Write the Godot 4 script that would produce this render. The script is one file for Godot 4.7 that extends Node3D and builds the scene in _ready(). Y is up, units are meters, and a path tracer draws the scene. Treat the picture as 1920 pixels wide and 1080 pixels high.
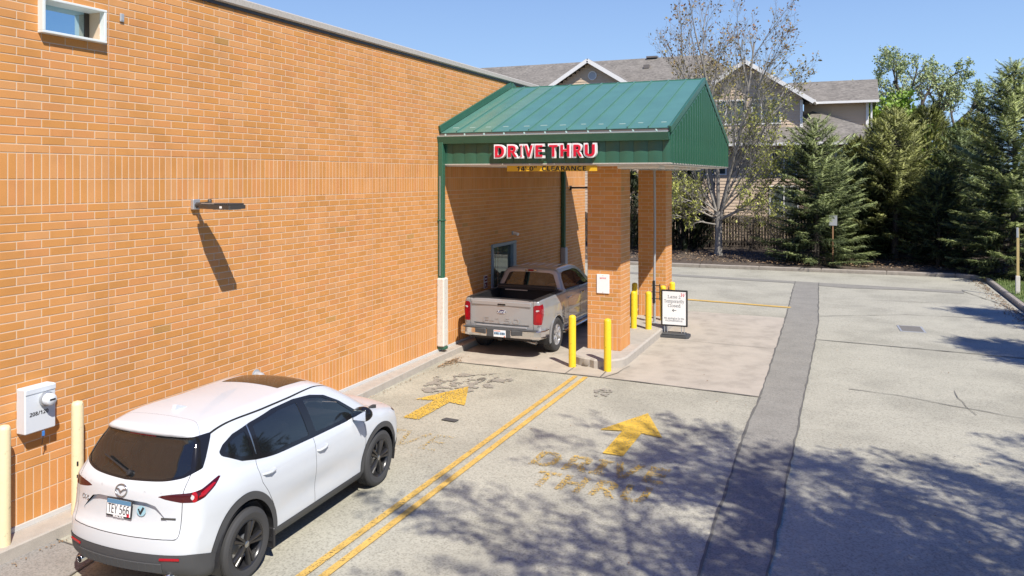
extends Node3D
# A drive-through beside a brick store on a clear spring noon. x: out from the store wall, -z: along it, y: up (metres).

class MB:
	var v := PackedVector3Array()
	var n := PackedVector3Array()
	var uv := PackedVector2Array()
	var c := PackedColorArray()
	var tint := Color(1, 1, 1)
	var tinted := false
	func put(p: Vector3, nn: Vector3, t := Vector2.ZERO) -> void:
		v.append(p); n.append(nn); uv.append(t)
		if tinted:
			c.append(tint)
	func tri(a: Vector3, b: Vector3, d: Vector3) -> void:   # counter-clockwise seen from outside
		var nn := (b - a).cross(d - a).normalized()
		put(a, nn); put(d, nn); put(b, nn)
	func trin(a: Vector3, b: Vector3, d: Vector3, na: Vector3, nb: Vector3, nd: Vector3) -> void:
		put(a, na); put(d, nd); put(b, nb)
	func quad(a: Vector3, b: Vector3, d: Vector3, e: Vector3) -> void:
		var nn := (d - a).cross(e - b).normalized()
		put(a, nn, Vector2(0, 1)); put(d, nn, Vector2(1, 0)); put(b, nn, Vector2(1, 1))
		put(a, nn, Vector2(0, 1)); put(e, nn, Vector2(0, 0)); put(d, nn, Vector2(1, 0))
	func quadn(a: Vector3, b: Vector3, d: Vector3, e: Vector3, na: Vector3, nb: Vector3, nd: Vector3, ne: Vector3) -> void:
		put(a, na); put(d, nd); put(b, nb); put(a, na); put(e, ne); put(d, nd)
	func box(o: Vector3, s: Vector3, w := 0.0, B := Basis.IDENTITY) -> void:
		var h := s * 0.5
		if w <= 0.0:
			for ax in 3:
				for sg: float in [-1.0, 1.0]:
					var u := Vector3.ZERO; u[ax] = h[ax] * sg
					var p := Vector3.ZERO; p[(ax + 1) % 3] = h[(ax + 1) % 3] * sg
					var q := Vector3.ZERO; q[(ax + 2) % 3] = h[(ax + 2) % 3]
					quad(o + B * (u - p - q), o + B * (u + p - q), o + B * (u + p + q), o + B * (u - p + q))
			return
		var k := h - Vector3(w, w, w)
		for ax in 3:
			for sg: float in [-1.0, 1.0]:
				var u := Vector3.ZERO; u[ax] = h[ax] * sg
				var p := Vector3.ZERO; p[(ax + 1) % 3] = k[(ax + 1) % 3] * sg
				var q := Vector3.ZERO; q[(ax + 2) % 3] = k[(ax + 2) % 3]
				quad(o + B * (u - p - q), o + B * (u + p - q), o + B * (u + p + q), o + B * (u - p + q))
		for ax in 3:
			var a1 := (ax + 1) % 3
			var a2 := (ax + 2) % 3
			for s1: float in [-1.0, 1.0]:
				for s2: float in [-1.0, 1.0]:
					var P := [Vector3.ZERO, Vector3.ZERO, Vector3.ZERO, Vector3.ZERO]
					for e in 4:
						var x := Vector3.ZERO
						x[ax] = k[ax] * (-1.0 if e in [0, 3] else 1.0)
						x[a1] = (h[a1] if e < 2 else k[a1]) * s1
						x[a2] = (k[a2] if e < 2 else h[a2]) * s2
						P[e] = o + B * x
					if s1 * s2 < 0: quad(P[0], P[3], P[2], P[1])
					else: quad(P[0], P[1], P[2], P[3])
		for sx: float in [-1.0, 1.0]:
			for sy: float in [-1.0, 1.0]:
				for sz: float in [-1.0, 1.0]:
					var a := o + B * Vector3(h.x * sx, k.y * sy, k.z * sz)
					var b := o + B * Vector3(k.x * sx, h.y * sy, k.z * sz)
					var d := o + B * Vector3(k.x * sx, k.y * sy, h.z * sz)
					if sx * sy * sz > 0: tri(a, b, d)
					else: tri(a, d, b)
	func tube(pts: Array, rad: Array, sides := 8, caps := true) -> void:
		var rings := []
		var prev := Vector3.ZERO
		for i in pts.size():
			var d: Vector3 = (pts[mini(i + 1, pts.size() - 1)] - pts[maxi(i - 1, 0)]).normalized()
			var x := prev
			if i == 0:
				x = d.cross(Vector3.UP if absf(d.y) < 0.9 else Vector3.RIGHT).normalized()
			else:
				x = (x - d * x.dot(d)).normalized()
			prev = x
			var y := d.cross(x)
			var ring := []
			for k in sides:
				var t := TAU * k / sides
				var nn := x * cos(t) + y * sin(t)
				ring.append([pts[i] + nn * rad[i], nn])
			rings.append(ring)
		for i in pts.size() - 1:
			for k in sides:
				var a = rings[i][k]
				var b = rings[i][(k + 1) % sides]
				var d2 = rings[i + 1][(k + 1) % sides]
				var e = rings[i + 1][k]
				quadn(a[0], b[0], d2[0], e[0], a[1], b[1], d2[1], e[1])
		if caps:
			for k in range(1, sides - 1):
				tri(rings[0][0][0], rings[0][k + 1][0], rings[0][k][0])
				tri(rings[-1][0][0], rings[-1][k][0], rings[-1][k + 1][0])
	func lathe(prof: Array, sides: int, X: Transform3D, hard := false) -> void:   # prof: Vector2(radius, along y), outward side to the right of the path going up
		var dirs := []
		for k in sides + 1:
			dirs.append(Vector3(cos(TAU * k / sides), 0, -sin(TAU * k / sides)))
		for i in prof.size() - 1:
			var p: Vector2 = prof[i]
			var q: Vector2 = prof[i + 1]
			if p.distance_to(q) < 1e-6: continue
			var np := _pn(prof, i, i, hard)
			var nq := _pn(prof, i + 1, i, hard)
			for k in sides:
				var d: Vector3 = dirs[k]
				var e: Vector3 = dirs[k + 1]
				quadn(X * (d * p.x + Vector3.UP * p.y), X * (e * p.x + Vector3.UP * p.y), X * (e * q.x + Vector3.UP * q.y), X * (d * q.x + Vector3.UP * q.y),
					X.basis * (d * np.x + Vector3.UP * np.y), X.basis * (e * np.x + Vector3.UP * np.y), X.basis * (e * nq.x + Vector3.UP * nq.y), X.basis * (d * nq.x + Vector3.UP * nq.y))
	func _pn(prof: Array, i: int, seg: int, hard: bool) -> Vector2:
		var s := Vector2.ZERO
		for j in [i - 1, i]:
			if j < 0 or j >= prof.size() - 1: continue
			if hard and j != seg: continue
			var d: Vector2 = prof[j + 1] - prof[j]
			var nn := Vector2(d.y, -d.x).normalized()
			var own: Vector2 = prof[seg + 1] - prof[seg]
			if Vector2(own.y, -own.x).normalized().dot(nn) > 0.6: s += nn
		return s.normalized()
	func prism(poly: PackedVector2Array, z0: float, z1: float, X := Transform3D.IDENTITY) -> void:   # polygon in x-y, extruded along z
		var p := poly
		if Geometry2D.is_polygon_clockwise(p):
			p = p.duplicate(); p.reverse()
		# after this p runs counter-clockwise with y up
		var area := 0.0
		for i in p.size(): area += p[i].cross(p[(i + 1) % p.size()])
		if area < 0: p.reverse()
		var id := Geometry2D.triangulate_polygon(p)
		for i in range(0, id.size(), 3):
			var a := p[id[i]]
			var b := p[id[i + 1]]
			var d := p[id[i + 2]]
			if (b - a).cross(d - a) < 0:
				var t := b; b = d; d = t
			tri(X * Vector3(a.x, a.y, z1), X * Vector3(b.x, b.y, z1), X * Vector3(d.x, d.y, z1))
			tri(X * Vector3(a.x, a.y, z0), X * Vector3(d.x, d.y, z0), X * Vector3(b.x, b.y, z0))
		for i in p.size():
			var a := p[i]
			var b := p[(i + 1) % p.size()]
			quad(X * Vector3(a.x, a.y, z0), X * Vector3(b.x, b.y, z0), X * Vector3(b.x, b.y, z1), X * Vector3(a.x, a.y, z1))
	func mesh() -> ArrayMesh:
		var m := ArrayMesh.new()
		var a := []
		a.resize(Mesh.ARRAY_MAX)
		a[Mesh.ARRAY_VERTEX] = v; a[Mesh.ARRAY_NORMAL] = n; a[Mesh.ARRAY_TEX_UV] = uv
		if tinted: a[Mesh.ARRAY_COLOR] = c
		m.add_surface_from_arrays(Mesh.PRIMITIVE_TRIANGLES, a)
		return m

var M := {}
var rng := RandomNumberGenerator.new()
var taken := {}

func lin(r: float, g: float, b: float) -> Color:
	return Color(r, g, b).linear_to_srgb()

func mat(key: String, r: float, g: float, b: float, rough := 0.8, metal := 0.0) -> StandardMaterial3D:
	var m := StandardMaterial3D.new()
	m.resource_name = key
	m.albedo_color = lin(r, g, b)
	m.roughness = rough
	m.metallic = metal
	M[key] = m
	return m

func ntex(freq: float, oct: int, size: int, stops: Array, kind := FastNoiseLite.TYPE_SIMPLEX_SMOOTH, sd := 1) -> NoiseTexture2D:
	var f := FastNoiseLite.new()
	f.noise_type = kind; f.frequency = freq; f.seed = sd
	f.fractal_type = FastNoiseLite.FRACTAL_FBM if oct > 1 else FastNoiseLite.FRACTAL_NONE
	f.fractal_octaves = oct; f.fractal_gain = 0.6
	if kind == FastNoiseLite.TYPE_CELLULAR:
		f.cellular_return_type = FastNoiseLite.RETURN_CELL_VALUE
	var t := NoiseTexture2D.new()
	t.width = size; t.height = size; t.seamless = true; t.seamless_blend_skirt = 0.15; t.noise = f; t.generate_mipmaps = false
	var g := Gradient.new()
	var off := PackedFloat32Array()
	var col := PackedColorArray()
	for s in stops:
		off.append(s[0])
		var q = s[1]
		col.append((Color(q, q, q, s[2] if s.size() > 2 else 1.0) if q is float else q).linear_to_srgb())
	g.offsets = off; g.colors = col
	t.color_ramp = g
	return t

func wear(m: StandardMaterial3D, fine: Texture2D, tile: float, coarse: Texture2D = null, ctile := 8.0, world := true) -> StandardMaterial3D:
	m.albedo_texture = fine
	m.uv1_triplanar = true; m.uv1_world_triplanar = world; m.uv1_scale = Vector3.ONE / tile; m.uv1_triplanar_sharpness = 4.0
	if coarse:
		m.detail_enabled = true; m.detail_albedo = coarse; m.detail_blend_mode = BaseMaterial3D.BLEND_MODE_MUL
		m.detail_uv_layer = BaseMaterial3D.DETAIL_UV_2
		m.uv2_triplanar = true; m.uv2_world_triplanar = world; m.uv2_scale = Vector3.ONE / ctile; m.uv2_triplanar_sharpness = 4.0
	return m

func numbered(base: String) -> String:
	var k: int = taken.get(base, 0)
	taken[base] = k + 1
	return base if k == 0 else "%s_%03d" % [base, k]

func tag(o: Node, label: String, category := "", group := "", kind := "") -> void:
	if label: o.set_meta("label", label)
	if category: o.set_meta("category", category)
	if group: o.set_meta("group", group)
	if kind: o.set_meta("kind", kind)

func obj(called: String, shape, m: Material, parent: Node = null, at := Transform3D.IDENTITY) -> MeshInstance3D:
	var o := MeshInstance3D.new()
	o.mesh = shape.mesh() if shape is MB else shape
	o.material_override = m
	o.transform = at
	if parent == null:
		o.name = numbered(called); add_child(o, true)
	else:
		var k: int = parent.get_meta("n_" + called, 0)
		parent.set_meta("n_" + called, k + 1)
		o.name = called if k == 0 else "%s_%03d" % [called, k]
		parent.add_child(o, true)
	return o

func struct(called: String, shape, m: Material, label := "") -> MeshInstance3D:
	var o := obj(called, shape, m)
	tag(o, label, "", "", "structure")
	return o

func thing(called: String, label: String, category: String, at := Vector3.ZERO, turn := 0.0, group := "") -> Node3D:
	var o := Node3D.new()
	o.name = numbered(called); o.position = at; o.rotation.y = turn
	add_child(o, true)
	tag(o, label, category, group)
	return o

func dup(o: Node3D, at: Vector3, turn: float, label: String) -> Node3D:
	var c: Node3D = o.duplicate()
	c.name = numbered(String(o.name).rstrip("0123456789_") if "_0" in String(o.name) else String(o.name))
	add_child(c, true)
	c.position = at; c.rotation.y = turn
	c.set_meta("label", label)
	return c

func many(called: String, mesh: Mesh, m: Material, xf: Array, cols: Array = [], parent: Node = null) -> MultiMeshInstance3D:
	var mm := MultiMesh.new()
	mm.transform_format = MultiMesh.TRANSFORM_3D
	mm.use_colors = cols.size() > 0
	mm.mesh = mesh
	mm.instance_count = xf.size()
	for i in xf.size():
		mm.set_instance_transform(i, xf[i])
		if cols.size(): mm.set_instance_color(i, cols[i])
	var o := MultiMeshInstance3D.new()
	o.multimesh = mm; o.material_override = m
	o.set_meta("kind", "stuff")
	if parent == null:
		o.name = numbered(called); add_child(o, true)
	else:
		o.name = called; parent.add_child(o, true)
	return o

func text_mesh(s: String, font: Font, height: float, depth: float) -> TextMesh:
	var t := TextMesh.new()
	t.text = s; t.font = font; t.font_size = 64; t.pixel_size = height / 46.0; t.depth = depth
	t.curve_step = 1.0
	return t

func sheet(pts: Array, y: float, st: MB = null) -> MB:   # a flat polygon of Vector2(x, z), facing up
	var b := st if st else MB.new()
	var p := PackedVector2Array(pts)
	var id := Geometry2D.triangulate_polygon(p)
	for i in range(0, id.size(), 3):
		var A := p[id[i]]
		var B := p[id[i + 1]]
		var C := p[id[i + 2]]
		var a := Vector3(A.x, y, A.y)
		var c := Vector3(B.x, y, B.y)
		var d := Vector3(C.x, y, C.y)
		if (c - a).cross(d - a).y < 0: b.tri(a, d, c)
		else: b.tri(a, c, d)
	return b

func slab(pts: Array, y0: float, y1: float, chamfer := 0.015) -> MB:   # a raised polygon of Vector2(x, z) with soft edges
	var b := MB.new()
	var p := PackedVector2Array(pts)
	var area := 0.0
	for i in p.size(): area += p[i].cross(p[(i + 1) % p.size()])
	if area > 0: p.reverse()   # now seen from above (x right, z down) it runs counter-clockwise
	var q := PackedVector2Array()
	for i in p.size():
		var u := (p[i] - p[i - 1]).normalized()
		var w := (p[(i + 1) % p.size()] - p[i]).normalized()
		var nn := (Vector2(-u.y, u.x) + Vector2(-w.y, w.x))
		nn = nn / maxf(nn.length_squared() * 0.5, 0.3)
		q.append(p[i] - nn * chamfer)
	var inner := 0.0
	for i in q.size(): inner += q[i].cross(q[(i + 1) % q.size()])
	if absf(inner) > absf(area):
		for i in p.size(): q[i] = p[i] * 2.0 - q[i]
	sheet(Array(q), y1, b)
	for i in p.size():
		var j := (i + 1) % p.size()
		b.quad(Vector3(p[i].x, y0, p[i].y), Vector3(p[j].x, y0, p[j].y), Vector3(p[j].x, y1 - chamfer, p[j].y), Vector3(p[i].x, y1 - chamfer, p[i].y))
		b.quad(Vector3(p[i].x, y1 - chamfer, p[i].y), Vector3(p[j].x, y1 - chamfer, p[j].y), Vector3(q[j].x, y1, q[j].y), Vector3(q[i].x, y1, q[i].y))
	return b

func band(pts: Array, w0: float, jit := 0.0, y := 0.012, sd := 3) -> MB:   # a ribbon on the ground along Vector2 points
	var b := MB.new()
	var r := RandomNumberGenerator.new(); r.seed = sd
	var path := []
	for i in pts.size() - 1:
		var n: int = maxi(1, int(pts[i].distance_to(pts[i + 1]) / 0.25)) if jit > 0 else 1
		for k in n: path.append(pts[i].lerp(pts[i + 1], float(k) / n) + Vector2(r.randf_range(-jit, jit), r.randf_range(-jit, jit)))
	path.append(pts[-1])
	var prev := []
	for i in path.size():
		var d: Vector2 = (path[mini(i + 1, path.size() - 1)] - path[maxi(i - 1, 0)]).normalized()
		var s := Vector2(-d.y, d.x) * w0 * 0.5 * (r.randf_range(0.5, 1.4) if jit > 0 else 1.0)
		var cur := [path[i] - s, path[i] + s]
		if prev: sheet([prev[0], cur[0], cur[1], prev[1]], y, b)
		prev = cur
	return b

func _ready() -> void:
	var cam := Camera3D.new()
	cam.name = "camera"
	add_child(cam)
	cam.projection = Camera3D.PROJECTION_FRUSTUM
	cam.near = 0.1; cam.far = 900.0
	cam.size = 0.1 * 1080.0 / 1478.0
	cam.frustum_offset = Vector2(0, -0.1 * 209.7 / 1478.0)
	cam.position = Vector3(8.76, 4.2, 0)
	cam.rotation.y = deg_to_rad(23.217)
	cam.current = true
	var env := Environment.new()
	env.background_mode = Environment.BG_SKY
	var sky := ProceduralSkyMaterial.new()
	sky.sky_top_color = lin(0.027, 0.10, 0.46)
	sky.sky_horizon_color = lin(0.475, 0.725, 1.0)
	sky.sky_curve = 0.22
	sky.ground_horizon_color = lin(0.36, 0.37, 0.35)
	sky.ground_bottom_color = lin(0.16, 0.15, 0.13)
	sky.sun_angle_max = 10.0
	env.sky = Sky.new()
	env.sky.sky_material = sky
	env.background_energy_multiplier = 0.92
	env.tonemap_mode = Environment.TONE_MAPPER_LINEAR
	env.tonemap_exposure = 1.3
	env.sdfgi_enabled = true; env.ssao_enabled = true; env.ssil_enabled = true
	var we := WorldEnvironment.new()
	we.name = "environment"
	we.environment = env
	add_child(we)
	var sun := DirectionalLight3D.new()
	sun.name = "sun"
	add_child(sun)
	sun.look_at_from_position(Vector3.ZERO, Vector3(-1, -1.58, -0.88))
	sun.light_energy = 1.6
	sun.light_color = Color(1.0, 0.975, 0.935)
	sun.light_angular_distance = 0.5
	sun.shadow_enabled = true
	rng.seed = 11
	materials()
	ground()
	store()
	canopy()
	island()
	far_building()
	vehicles()
	fixtures()
	plants()

func materials() -> void:
	var grain := ntex(0.11, 3, 512, [[0.0, 0.72], [0.5, 0.9], [1.0, 1.0]])
	var patches := ntex(0.012, 4, 512, [[0.2, 0.8], [0.5, 0.93], [0.8, 1.0]], FastNoiseLite.TYPE_SIMPLEX_SMOOTH, 5)
	var gravel := ntex(0.17, 4, 1024, [[0.0, 0.42], [0.3, 0.7], [0.5, 0.9], [0.75, 1.0]], FastNoiseLite.TYPE_VALUE, 8)
	var spots := ntex(0.02, 5, 512, [[0.0, 0.84], [0.45, 0.95], [0.75, 1.0]], FastNoiseLite.TYPE_SIMPLEX_SMOOTH, 21)
	M.grain = grain; M.patches = patches
	wear(mat("asphalt", 0.46, 0.44, 0.35, 0.9), gravel, 3.2, patches, 14.0)
	wear(mat("asphalt_patch", 0.30, 0.286, 0.245, 0.9), gravel, 2.8, spots, 9.0)
	wear(mat("asphalt_dark", 0.31, 0.295, 0.27, 0.9), gravel, 2.6, spots, 5.0)
	wear(mat("concrete", 0.50, 0.445, 0.365, 0.88), grain, 1.3, patches, 5.0)
	wear(mat("kerb_concrete", 0.47, 0.43, 0.375, 0.9), grain, 0.9, spots, 3.0)
	wear(mat("old_kerb", 0.36, 0.32, 0.27, 0.95), grain, 0.6, patches, 2.0)
	mat("crack", 0.13, 0.125, 0.11, 0.95)
	wear(mat("wet_stain", 0.30, 0.28, 0.235, 0.85), gravel, 2.0)
	M.wet_stain.albedo_texture = ntex(0.03, 6, 512, [[0.0, Color(1, 1, 1, 0)], [0.50, Color(1, 1, 1, 0)], [0.515, Color(1, 1, 1, 1)], [1.0, Color(0.7, 0.7, 0.7, 1)]], FastNoiseLite.TYPE_VALUE, 4)
	M.wet_stain.transparency = BaseMaterial3D.TRANSPARENCY_ALPHA_SCISSOR
	var paint := func(key: String, r: float, g: float, b: float, cut: float, sd: int):
		var m := mat(key, r, g, b, 0.8)
		m.transparency = BaseMaterial3D.TRANSPARENCY_ALPHA_SCISSOR
		m.alpha_scissor_threshold = 0.5
		wear(m, ntex(0.16, 4, 1024, [[0.0, Color(0.55, 0.55, 0.6, 0)], [cut, Color(0.72, 0.72, 0.75, 0)], [cut + 0.02, Color(0.75, 0.75, 0.75, 1)], [cut + 0.2, Color(1, 1, 1, 1)]], FastNoiseLite.TYPE_VALUE, sd), 2.4, patches, 3.0)
	paint.call("yellow_paint", 0.72, 0.46, 0.06, 0.33, 31)
	paint.call("tired_yellow", 0.70, 0.46, 0.07, 0.40, 36)
	paint.call("worn_yellow", 0.72, 0.47, 0.10, 0.53, 32)
	paint.call("line_yellow", 0.68, 0.44, 0.11, 0.30, 34)
	paint.call("faint_yellow", 0.70, 0.48, 0.12, 0.6, 35)
	paint.call("ghost_paint", 0.6, 0.56, 0.48, 0.55, 33)
	wear(mat("soil", 0.15, 0.115, 0.085, 1.0), ntex(0.09, 4, 512, [[0.0, 0.35], [0.5, 0.7], [1.0, 1.0]], FastNoiseLite.TYPE_SIMPLEX_SMOOTH, 9), 1.6, patches, 7.0)
	wear(mat("far_ground", 0.14, 0.15, 0.07, 1.0), grain, 2.0, patches, 20.0)
	wear(mat("grass_ground", 0.12, 0.17, 0.05, 1.0), grain, 0.5, patches, 3.0)
	var leafmat := func(key: String, back: float):
		var m := mat(key, 1, 1, 1, 0.6)
		m.vertex_color_use_as_albedo = true
		m.backlight_enabled = back > 0
		m.backlight = lin(back, back * 1.1, back * 0.4)
	leafmat.call("leaf", 0.12)
	leafmat.call("needle", 0.10)
	leafmat.call("litter", 0.0)
	wear(mat("mortar", 0.73, 0.56, 0.395, 0.95), grain, 0.4)
	var wash := ntex(0.012, 4, 512, [[0.2, 0.88], [0.5, 0.96], [0.8, 1.0]], FastNoiseLite.TYPE_SIMPLEX_SMOOTH, 55)
	var bt := ntex(0.06, 4, 512, [[0.0, 0.82], [0.4, 0.94], [1.0, 1.0]], FastNoiseLite.TYPE_SIMPLEX_SMOOTH, 12)
	var bm := wear(mat("brick", 1, 1, 1, 0.85), bt, 0.55, wash, 6.0)
	bm.vertex_color_use_as_albedo = true
	M.brick_tones = [Color(0.655, 0.297, 0.085), Color(0.67, 0.305, 0.094), Color(0.64, 0.287, 0.077), Color(0.68, 0.325, 0.115), Color(0.615, 0.28, 0.076), Color(0.665, 0.292, 0.095), Color(0.52, 0.275, 0.08)]
	for k in M.brick_tones.size():
		var q: Color = M.brick_tones[k]
		wear(mat("brick_%d" % k, q.r, q.g, q.b, 0.85), bt, 0.55, wash, 6.0)
	wear(mat("coping", 0.50, 0.46, 0.40, 0.5), grain, 3.0)
	mat("dark_gap", 0.03, 0.025, 0.02, 0.9)
	mat("flashing", 0.55, 0.55, 0.54, 0.6)
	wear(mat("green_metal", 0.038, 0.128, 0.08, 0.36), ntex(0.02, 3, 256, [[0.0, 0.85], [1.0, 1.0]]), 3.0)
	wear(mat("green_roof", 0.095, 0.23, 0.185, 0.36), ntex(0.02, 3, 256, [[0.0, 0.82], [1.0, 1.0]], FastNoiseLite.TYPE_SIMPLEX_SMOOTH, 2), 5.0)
	wear(mat("green_faded", 0.13, 0.25, 0.175, 0.4), ntex(0.02, 3, 256, [[0.0, 0.8], [1.0, 1.0]], FastNoiseLite.TYPE_SIMPLEX_SMOOTH, 3), 2.0)
	mat("green_dark", 0.02, 0.07, 0.05, 0.45)
	mat("pale_mark", 0.28, 0.38, 0.33, 0.6)
	mat("soffit_white", 0.72, 0.70, 0.66, 0.6)
	mat("white_paint", 0.78, 0.77, 0.74, 0.45)
	wear(mat("old_white", 0.66, 0.63, 0.57, 0.6), ntex(0.03, 5, 512, [[0.0, Color(0.35, 0.2, 0.1)], [0.12, Color(0.62, 0.48, 0.34)], [0.24, Color(0.95, 0.94, 0.92)], [1.0, Color(1, 1, 1)]], FastNoiseLite.TYPE_SIMPLEX_SMOOTH, 14), 1.1)
	wear(mat("cream", 0.80, 0.68, 0.42, 0.5), ntex(0.05, 4, 256, [[0.0, 0.3], [0.12, 0.6], [0.18, 0.92], [1.0, 1.0]], FastNoiseLite.TYPE_SIMPLEX_SMOOTH, 72), 0.9)
	wear(mat("bollard_yellow", 0.86, 0.60, 0.025, 0.45), ntex(0.05, 4, 256, [[0.0, 0.25], [0.14, 0.5], [0.2, 0.9], [1.0, 1.0]], FastNoiseLite.TYPE_SIMPLEX_SMOOTH, 71), 0.8)
	mat("steel", 0.5, 0.51, 0.52, 0.4, 0.6)
	mat("galvanised", 0.42, 0.44, 0.46, 0.5, 0.3)
	mat("meter_grey", 0.62, 0.66, 0.70, 0.45)
	mat("bronze", 0.055, 0.048, 0.042, 0.45)
	mat("bronze_top", 0.16, 0.14, 0.125, 0.4)
	mat("black_plastic", 0.022, 0.022, 0.024, 0.45)
	mat("grey_plastic", 0.06, 0.063, 0.066, 0.6)
	mat("sign_red", 0.62, 0.008, 0.035, 0.4)
	mat("sign_white", 0.82, 0.82, 0.82, 0.4)
	mat("sign_amber", 0.72, 0.42, 0.02, 0.45)
	mat("ink", 0.02, 0.02, 0.022, 0.6)
	mat("grey_ink", 0.12, 0.14, 0.15, 0.6)
	mat("maroon", 0.16, 0.012, 0.03, 0.5)
	mat("window_blue_grey", 0.22, 0.30, 0.36, 0.45)
	mat("frame_white", 0.70, 0.74, 0.72, 0.5)
	var gl := mat("glass", 0.03, 0.05, 0.055, 0.02)
	gl.albedo_color = lin(0.16, 0.20, 0.19); gl.metallic = 0.6
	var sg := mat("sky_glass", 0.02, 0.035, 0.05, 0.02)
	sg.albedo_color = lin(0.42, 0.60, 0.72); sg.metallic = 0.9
	mat("interior", 0.04, 0.04, 0.042, 0.9)

func ground() -> void:
	var b := sheet([Vector2(-400, -400), Vector2(400, -400), Vector2(400, 400), Vector2(-400, 400)], -0.03)
	struct("ground", b, M.far_ground)
	b = sheet([Vector2(-0.4, 14), Vector2(-0.4, -27.3), Vector2(-14, -27.3), Vector2(-14, -36.3), Vector2(1.2, -36.5), Vector2(12.9, -37.3), Vector2(13.66, -36), Vector2(13.66, 14)], 0.0)
	struct("parking_lot", b, M.asphalt)
	struct("concrete_pad", sheet([Vector2(0.2, -15.84), Vector2(4.0, -15.82), Vector2(7.19, -15.62), Vector2(7.05, -24.62), Vector2(0.2, -24.85)], 0.004), M.concrete)
	struct("asphalt_strip", sheet([Vector2(7.30, 4), Vector2(7.29, -8.4), Vector2(7.17, -13.7), Vector2(7.19, -15.6), Vector2(7.02, -24), Vector2(6.75, -33.3), Vector2(7.62, -33.3), Vector2(7.93, -24), Vector2(7.95, -21.7), Vector2(7.96, -14), Vector2(7.96, 4)], 0.008), M.asphalt_patch)
	var cross := [Vector2(-1, -33.9), Vector2(1.75, -33.75), Vector2(6.5, -33.38), Vector2(12.6, -32.9), Vector2(12.5, -32.25), Vector2(10.5, -32.35), Vector2(8.6, -32.1), Vector2(6.5, -32.75), Vector2(1.9, -33.1), Vector2(-1, -33.2)]
	struct("asphalt_strip", sheet(cross, 0.010), M.asphalt_patch)
	struct("asphalt_strip", sheet([Vector2(0.25, -6.29), Vector2(1.15, -6.22), Vector2(1.28, -5.6), Vector2(2.6, -5.5), Vector2(2.6, -2), Vector2(0.25, -2)], 0.006), M.asphalt_dark)
	# cracks, joints and the seam round the strips
	var lines := [[[Vector2(7.96, -21.68), Vector2(12.4, -21.32), Vector2(13.5, -21.2)], 0.05, 0.01], [[Vector2(8.72, -16.88), Vector2(9.6, -16.75), Vector2(10.5, -16.4), Vector2(11.5, -16.0), Vector2(13.4, -15.6)], 0.025, 0.03],
		[[Vector2(10.65, -17.6), Vector2(10.62, -17.0), Vector2(10.8, -15.9)], 0.011, 0.02], [[Vector2(7.85, -25.3), Vector2(10.3, -26.6), Vector2(12.5, -26.9)], 0.025, 0.02], [[Vector2(7.29, 3), Vector2(7.29, -8.4), Vector2(7.17, -13.7), Vector2(7.19, -15.6)], 0.035, 0.012],
		[[Vector2(7.19, -15.6), Vector2(7.02, -24.2), Vector2(6.75, -33.3)], 0.03, 0.012], [[Vector2(7.96, 3), Vector2(7.96, -14), Vector2(7.95, -21.7), Vector2(7.93, -24), Vector2(7.62, -33.3)], 0.03, 0.012],
		[[Vector2(0.3, -15.84), Vector2(4, -15.82), Vector2(7.19, -15.61)], 0.035, 0.008], [[Vector2(3.2, -15.83), Vector2(3.2, -16.6)], 0.02, 0.003], [[Vector2(3.97, -15.83), Vector2(3.94, -16.6)], 0.02, 0.003],
		[[Vector2(4.05, -15.83), Vector2(4.2, -16.3), Vector2(4.3, -17)], 0.018, 0.02], [[Vector2(0.25, -6.29), Vector2(1.15, -6.22), Vector2(1.28, -5.6), Vector2(2.6, -5.5)], 0.02, 0.006], [[Vector2(4.28, -20.2), Vector2(7.1, -20.1)], 0.014, 0.003],
		[[Vector2(4.2, -24.72), Vector2(7.05, -24.62)], 0.02, 0.004], [[Vector2(7.9, -29.2), Vector2(12.9, -29.6)], 0.02, 0.02], [[Vector2(12.5, -33), Vector2(13.3, -30), Vector2(13.6, -27.3)], 0.04, 0.02]]
	for i in lines.size():
		struct("pavement_crack", band(lines[i][0], lines[i][1], lines[i][2], 0.013 + 0.0005 * i, 40 + i), M.crack)
	# paint
	for x in [3.47, 3.69]:
		struct("lane_line", band([Vector2(x, 2), Vector2(x, -15.72)], 0.10, 0.0, 0.016), M.line_yellow)
	struct("stop_line", band([Vector2(3.3, -27.0), Vector2(7.02, -26.6)], 0.24, 0.0, 0.016), M.line_yellow)
	var arrow := [Vector2(0, -1.1), Vector2(-0.52, 0.1), Vector2(-0.16, 0.02), Vector2(-0.16, 1.15), Vector2(0.16, 1.15), Vector2(0.16, 0.02), Vector2(0.52, 0.1)]
	for A in [[Vector2(1.78, -12.98), M.tired_yellow], [Vector2(5.48, -12.64), M.yellow_paint]]:
		var pts := []
		for p in arrow: pts.append(A[0] + p)
		struct("arrow_marking", sheet(pts, 0.017), A[1])
	var font := SystemFont.new()
	font.font_names = PackedStringArray(["Droid Sans"]); font.font_weight = 700
	M.bold = font
	var plain := SystemFont.new(); plain.font_names = PackedStringArray(["Droid Sans"]); M.sans = plain
	var serif := SystemFont.new(); serif.font_names = PackedStringArray(["Droid Serif"]); M.serif = serif
	for L in [["DRIVE", 5.42, -10.92, 0.60], ["THRU", 5.55, -10.18, 0.54], ["DRIVE", 1.85, -10.9, 0.7]]:
		var t := text_mesh(L[0], font if L[1] > 3.0 else plain, L[3], 0.001)
		var X := Transform3D(Basis(Vector3.RIGHT, -PI / 2).scaled_local(Vector3(0.86, 1, 1)), Vector3(L[1], 0.018, L[2]))
		struct("lane_lettering", t, M.worn_yellow if L[1] > 3.0 else M.faint_yellow).transform = X
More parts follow.
